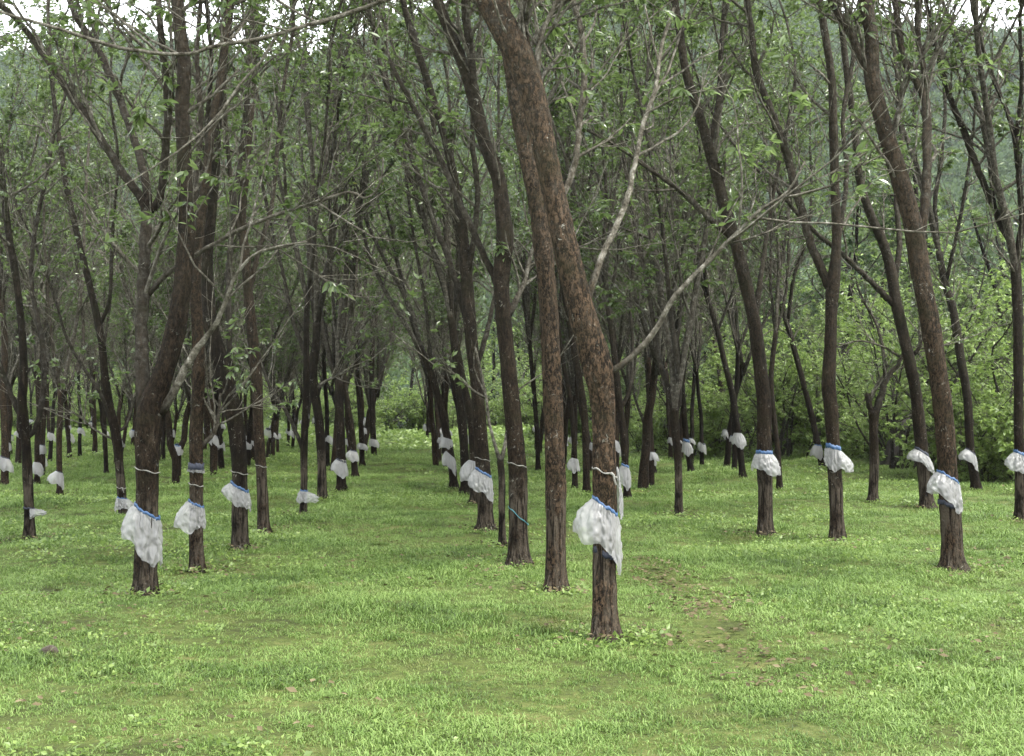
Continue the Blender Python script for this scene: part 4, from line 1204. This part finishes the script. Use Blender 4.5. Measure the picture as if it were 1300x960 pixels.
def forest_variant(seed):
    rng = np.random.default_rng(seed)
    root = thing('forest_tree', 'dense broadleaf tree rising behind the plantation', 'tree', (0, 0, 0), 'forest trees behind the plantation')
    h = rng.uniform(9, 14)
    q = walk(rng, (0, 0, -.3), (rng.normal(0, .08), rng.normal(0, .08), 1), h, .2, .03, 12, .06, .02)
    g = Geo(); g.tube(q, 8, lump=.06, seed=seed)
    link('trunk', g.mesh('trunk'), root)
    tw, lv = Geo(), Leaves()
    for b in range(11):
        i = int(rng.uniform(1.5, 10.5))
        br = walk(rng, q[i, :3], side_dir(rng, (0, 0, 1), rng.uniform(.6, 1.25)), rng.uniform(2.2, 4.2), q[i, 3] * .5, .015, 8, .14, .03)
        tw.tube(br, 5, pale=.3, cap=False)
        dress(rng, tw, lv, br, .15, 9, 1.4, 3, .4, .22, 4, (.5, 1.2), 4, .04, 1.0)
    link('branches', tw.mesh('branches'), root, kind='stuff')
    link('crown', lv.mesh('crown', rng, M[['leaf_forest', 'leaf', 'leaf_fresh', 'leaf_hill'][seed % 4]], wid=.24), root)
    return root
FOREST = [forest_variant(500 + i) for i in range(4)]
f_used = [False] * 4
for layer, (y0, stp) in enumerate(((104, 46), (124, 42), (66, 58))):
    for px in np.arange(-20 if layer < 2 else 780, 1340, stp):
        y = y0 + frng.uniform(-5, 5)
        if 470 < px < 590 and layer == 0:
            continue
        if px > 760:
            y -= np.interp(px, [760, 1300], [0, 18])
        x = (px + frng.normal(0, 14) - CX) / F_PX * y
        k_ = int(frng.integers(0, 4)); sc = frng.uniform(1.0, 1.5) if layer < 2 else frng.uniform(.75, 1.1); z = float(gz(x, y)); rz = frng.uniform(0, 6.283)
        tint = ['mid green', 'dull dark green', 'light yellow-green', 'deep green'][k_]
        where = 'just behind the thicket' if layer == 2 else ('far beyond the thicket' if px > 760 else 'beyond the bank closing the lane')
        lab = tint + ' broadleaf forest tree rising ' + where; grp = tint + ' forest trees ' + where
        if not f_used[k_]:
            f_used[k_] = True
            o = FOREST[k_]; o.location = (x, y, z); o.rotation_euler = (0, 0, rz); o.scale = (sc, sc, sc)
            o['label'] = lab; o['group'] = grp
        else:
            copy_tree(FOREST[k_], (x, y, z), rz, sc, lab, grp)

def build_hill_wood():
    rng = np.random.default_rng(77)
    src = []
    for k_ in range(3):
        lv = Leaves()
        for i in range(420):
            a = rng.normal(0, 1, 3); a[2] = abs(a[2]); a = norm(a) * rng.uniform(.75, 1.05) * (1 + .2 * math.sin(5 * a[0] + 3 * a[1]))
            lv.one(rng, a * np.array([3.2, 3.2, 4.2]), norm(a + rng.normal(0, .5, 3)), rng.uniform(.5, 1.0))
        src.append(source('hill_tree_clump', lv.mesh('hill_tree_clump', rng, M['leaf_hill'], wid=.4)))
    n = 9000
    y = rng.uniform(170, 640, n); x = rng.uniform(-1, 1, n) * (.48 * y + 20)
    P = np.stack([x, y, hill_z(x, y) + .5], -1)
    P = P[P[:, 2] > -1.0]
    n = len(P)
    rot = np.stack([np.zeros(n), np.zeros(n), rng.uniform(0, 6.28, n)], -1)
    scatter('hill_forest', P, rot, rng.uniform(.8, 1.7, n), rng.integers(0, 3, n), src, 'distant hazy forest covering the hillside behind the plantation', 'forest')
build_hill_wood()

# ------------------------------------------------------------------ weeds and fallen leaves on the floor
def build_floor_bits():
    rng = np.random.default_rng(51)
    src = [source('weed_clump', weed_clump(rng, 26, .16, .13, .055, M['leaf_fresh'])) for _ in range(3)]
    P, S = [], []
    for d0, d1, dens, sc in ((4, 14, 9, .6), (14, 30, 5, .95), (30, 60, 1.6, 1.7), (60, 95, 1.6, 4.0)):
        p = wedge_points(rng, d0, d1, dens)
        v = np.sin(.8 * p[:, 0] + 1.7 * np.sin(.5 * p[:, 1])) * np.sin(.6 * p[:, 1] + 2)
        p = p[(v > .1) | (p[:, 1] > 58)]
        P.append(p); S.append(sc * rng.uniform(.6, 1.3, len(p)))
    for t in TREES.values():
        if t['d'] < 30:
            for _ in range(10 if t['d'] > 13 else 20):
                a = rng.uniform(0, 6.283); r = t['path'][1, 3] + rng.uniform(.02, .28)
                x, y = t['base'][0] + r * math.cos(a), t['base'][1] + r * math.sin(a)
                P.append(np.array([[x, y, float(gz(x, y))]])); S.append(np.array([rng.uniform(.5, 1.0)]))
    P = np.vstack(P); n = len(P)
    scatter('weeds', P, np.stack([np.zeros(n), np.zeros(n), rng.uniform(0, 6.28, n)], -1), np.concatenate(S), rng.integers(0, 3, n), src,
            'low leafy weeds growing in patches through the grass', 'weeds')
    src = []
    for k_ in range(3):
        lv = Leaves()
        for i in range(5):
            p = np.r_[rng.normal(0, .16, 2), rng.uniform(.02, .045)]; a = rng.uniform(0, 6.28)
            lv.one(rng, p, (math.cos(a), math.sin(a), rng.uniform(-.2, .35)), rng.uniform(.03, .07))
        src.append(source('dead_leaves', lv.mesh('dead_leaves', rng, M['dead'], wid=.25)))
    P = np.vstack([wedge_points(rng, 4, 16, 3.0), wedge_points(rng, 16, 40, 1.4)])
    v = np.sin(.7 * P[:, 0] + 1.9 * np.sin(.45 * P[:, 1])) * np.sin(.75 * P[:, 1] + .3)
    P = P[(v > .15)]
    ring = []
    for t in TREES.values():
        if t['d'] < 24:
            for _ in range(16):
                a = rng.uniform(0, 6.283); r = t['path'][1, 3] + abs(rng.normal(0, .28))
                x, y = t['base'][0] + r * math.cos(a), t['base'][1] + r * math.sin(a)
                ring.append([x, y, float(gz(x, y)) + .015])
    ex = wedge_points(rng, 6, 15, 40)
    ring += [list(q) for q in ex[strip_dist(ex) < .3]]
    P = np.vstack([P, np.array(ring)])
    n = len(P)
    scatter('leaf_litter', P, np.stack([np.zeros(n), np.zeros(n), rng.uniform(0, 6.28, n)], -1), rng.uniform(.7, 1.3, n), rng.integers(0, 3, n), src,
            'brown fallen leaves scattered thinly over the grass', 'leaves')
build_floor_bits()

# ------------------------------------------------------------------ single things
def build_log():
    d = 37.0
    g = Geo()
    pts = [(1127, 580, 24), (1136, 566, 19), (1144, 552, 17), (1150, 541, 16), (1157, 534, 9)]
    rows = np.array([np.r_[at(x, y, d), w * .5 * d / F_PX] for x, y, w in pts])
    b = rows[0, :3].copy(); b[2] = float(gz(b[0], b[1])); rows[0, 2] = b[2] - .1
    g.tube(catmull(rows, .08), 12, lump=.14, seed=4)
    rows2 = np.array([np.r_[at(x, y, d), w * .5 * d / F_PX] for x, y, w in [(1142, 556, 10), (1137, 545, 8), (1135, 536, 5)]])
    g.tube(catmull(rows2, .08), 8, lump=.1, seed=2)
    me = g.mesh('dead_stump', b); me.materials.clear(); me.materials.append(M['darkwood'])
    o = link('dead_stump', me, None, b); tag(o, 'charred black leaning stump among the shrubs', 'stump')
build_log()

def build_chunk():
    b = ground_hit(62, 832)
    g = Geo()
    g.tube(catmull(np.array([[-.09, .02, -.02, .03], [-.03, 0, .035, .045], [.03, -.01, .05, .04], [.075, 0, .015, .025]]), .015), 9, lump=.22, seed=8)
    g.tube(catmull(np.array([[.0, 0, .03, .03], [.015, -.02, .075, .022], [.02, -.02, .10, .012]]), .015), 8, lump=.2, seed=3)
    me = g.mesh('wood_chunk'); me.materials.clear(); me.materials.append(M['stump'])
    o = link('wood_chunk', me, None, b); o.scale = (.7, .7, .7); tag(o, 'small weathered chunk of wood lying in the grass', 'wood')
build_chunk()


# ------------------------------------------------------------------ the damp air
def build_haze():
    x, y0, y1, z0, z1 = 905, -85, 1005, -4.5, 240
    V = [(-x, y0, z0), (x, y0, z0), (x, y1, z0), (-x, y1, z0), (-x, y0, z1), (x, y0, z1), (x, y1, z1), (-x, y1, z1)]
    Q = [(0, 3, 2, 1), (4, 5, 6, 7), (0, 1, 5, 4), (1, 2, 6, 5), (2, 3, 7, 6), (3, 0, 4, 7)]
    m, nt, out = new_mat('damp_air')
    pv = nt.nodes.new('ShaderNodeVolumePrincipled')
    pv.inputs['Color'].default_value = (.86, .92, 1.0, 1); pv.inputs['Density'].default_value = .00012; pv.inputs['Anisotropy'].default_value = .2
    nt.links.new(pv.outputs[0], out.inputs['Volume'])
    o = link('haze', mesh_np('haze', V, Q, mats=(m,), smooth=False), kind='stuff')
    tag(o, 'thin pale damp air softening the far hillside', 'haze')
build_haze()
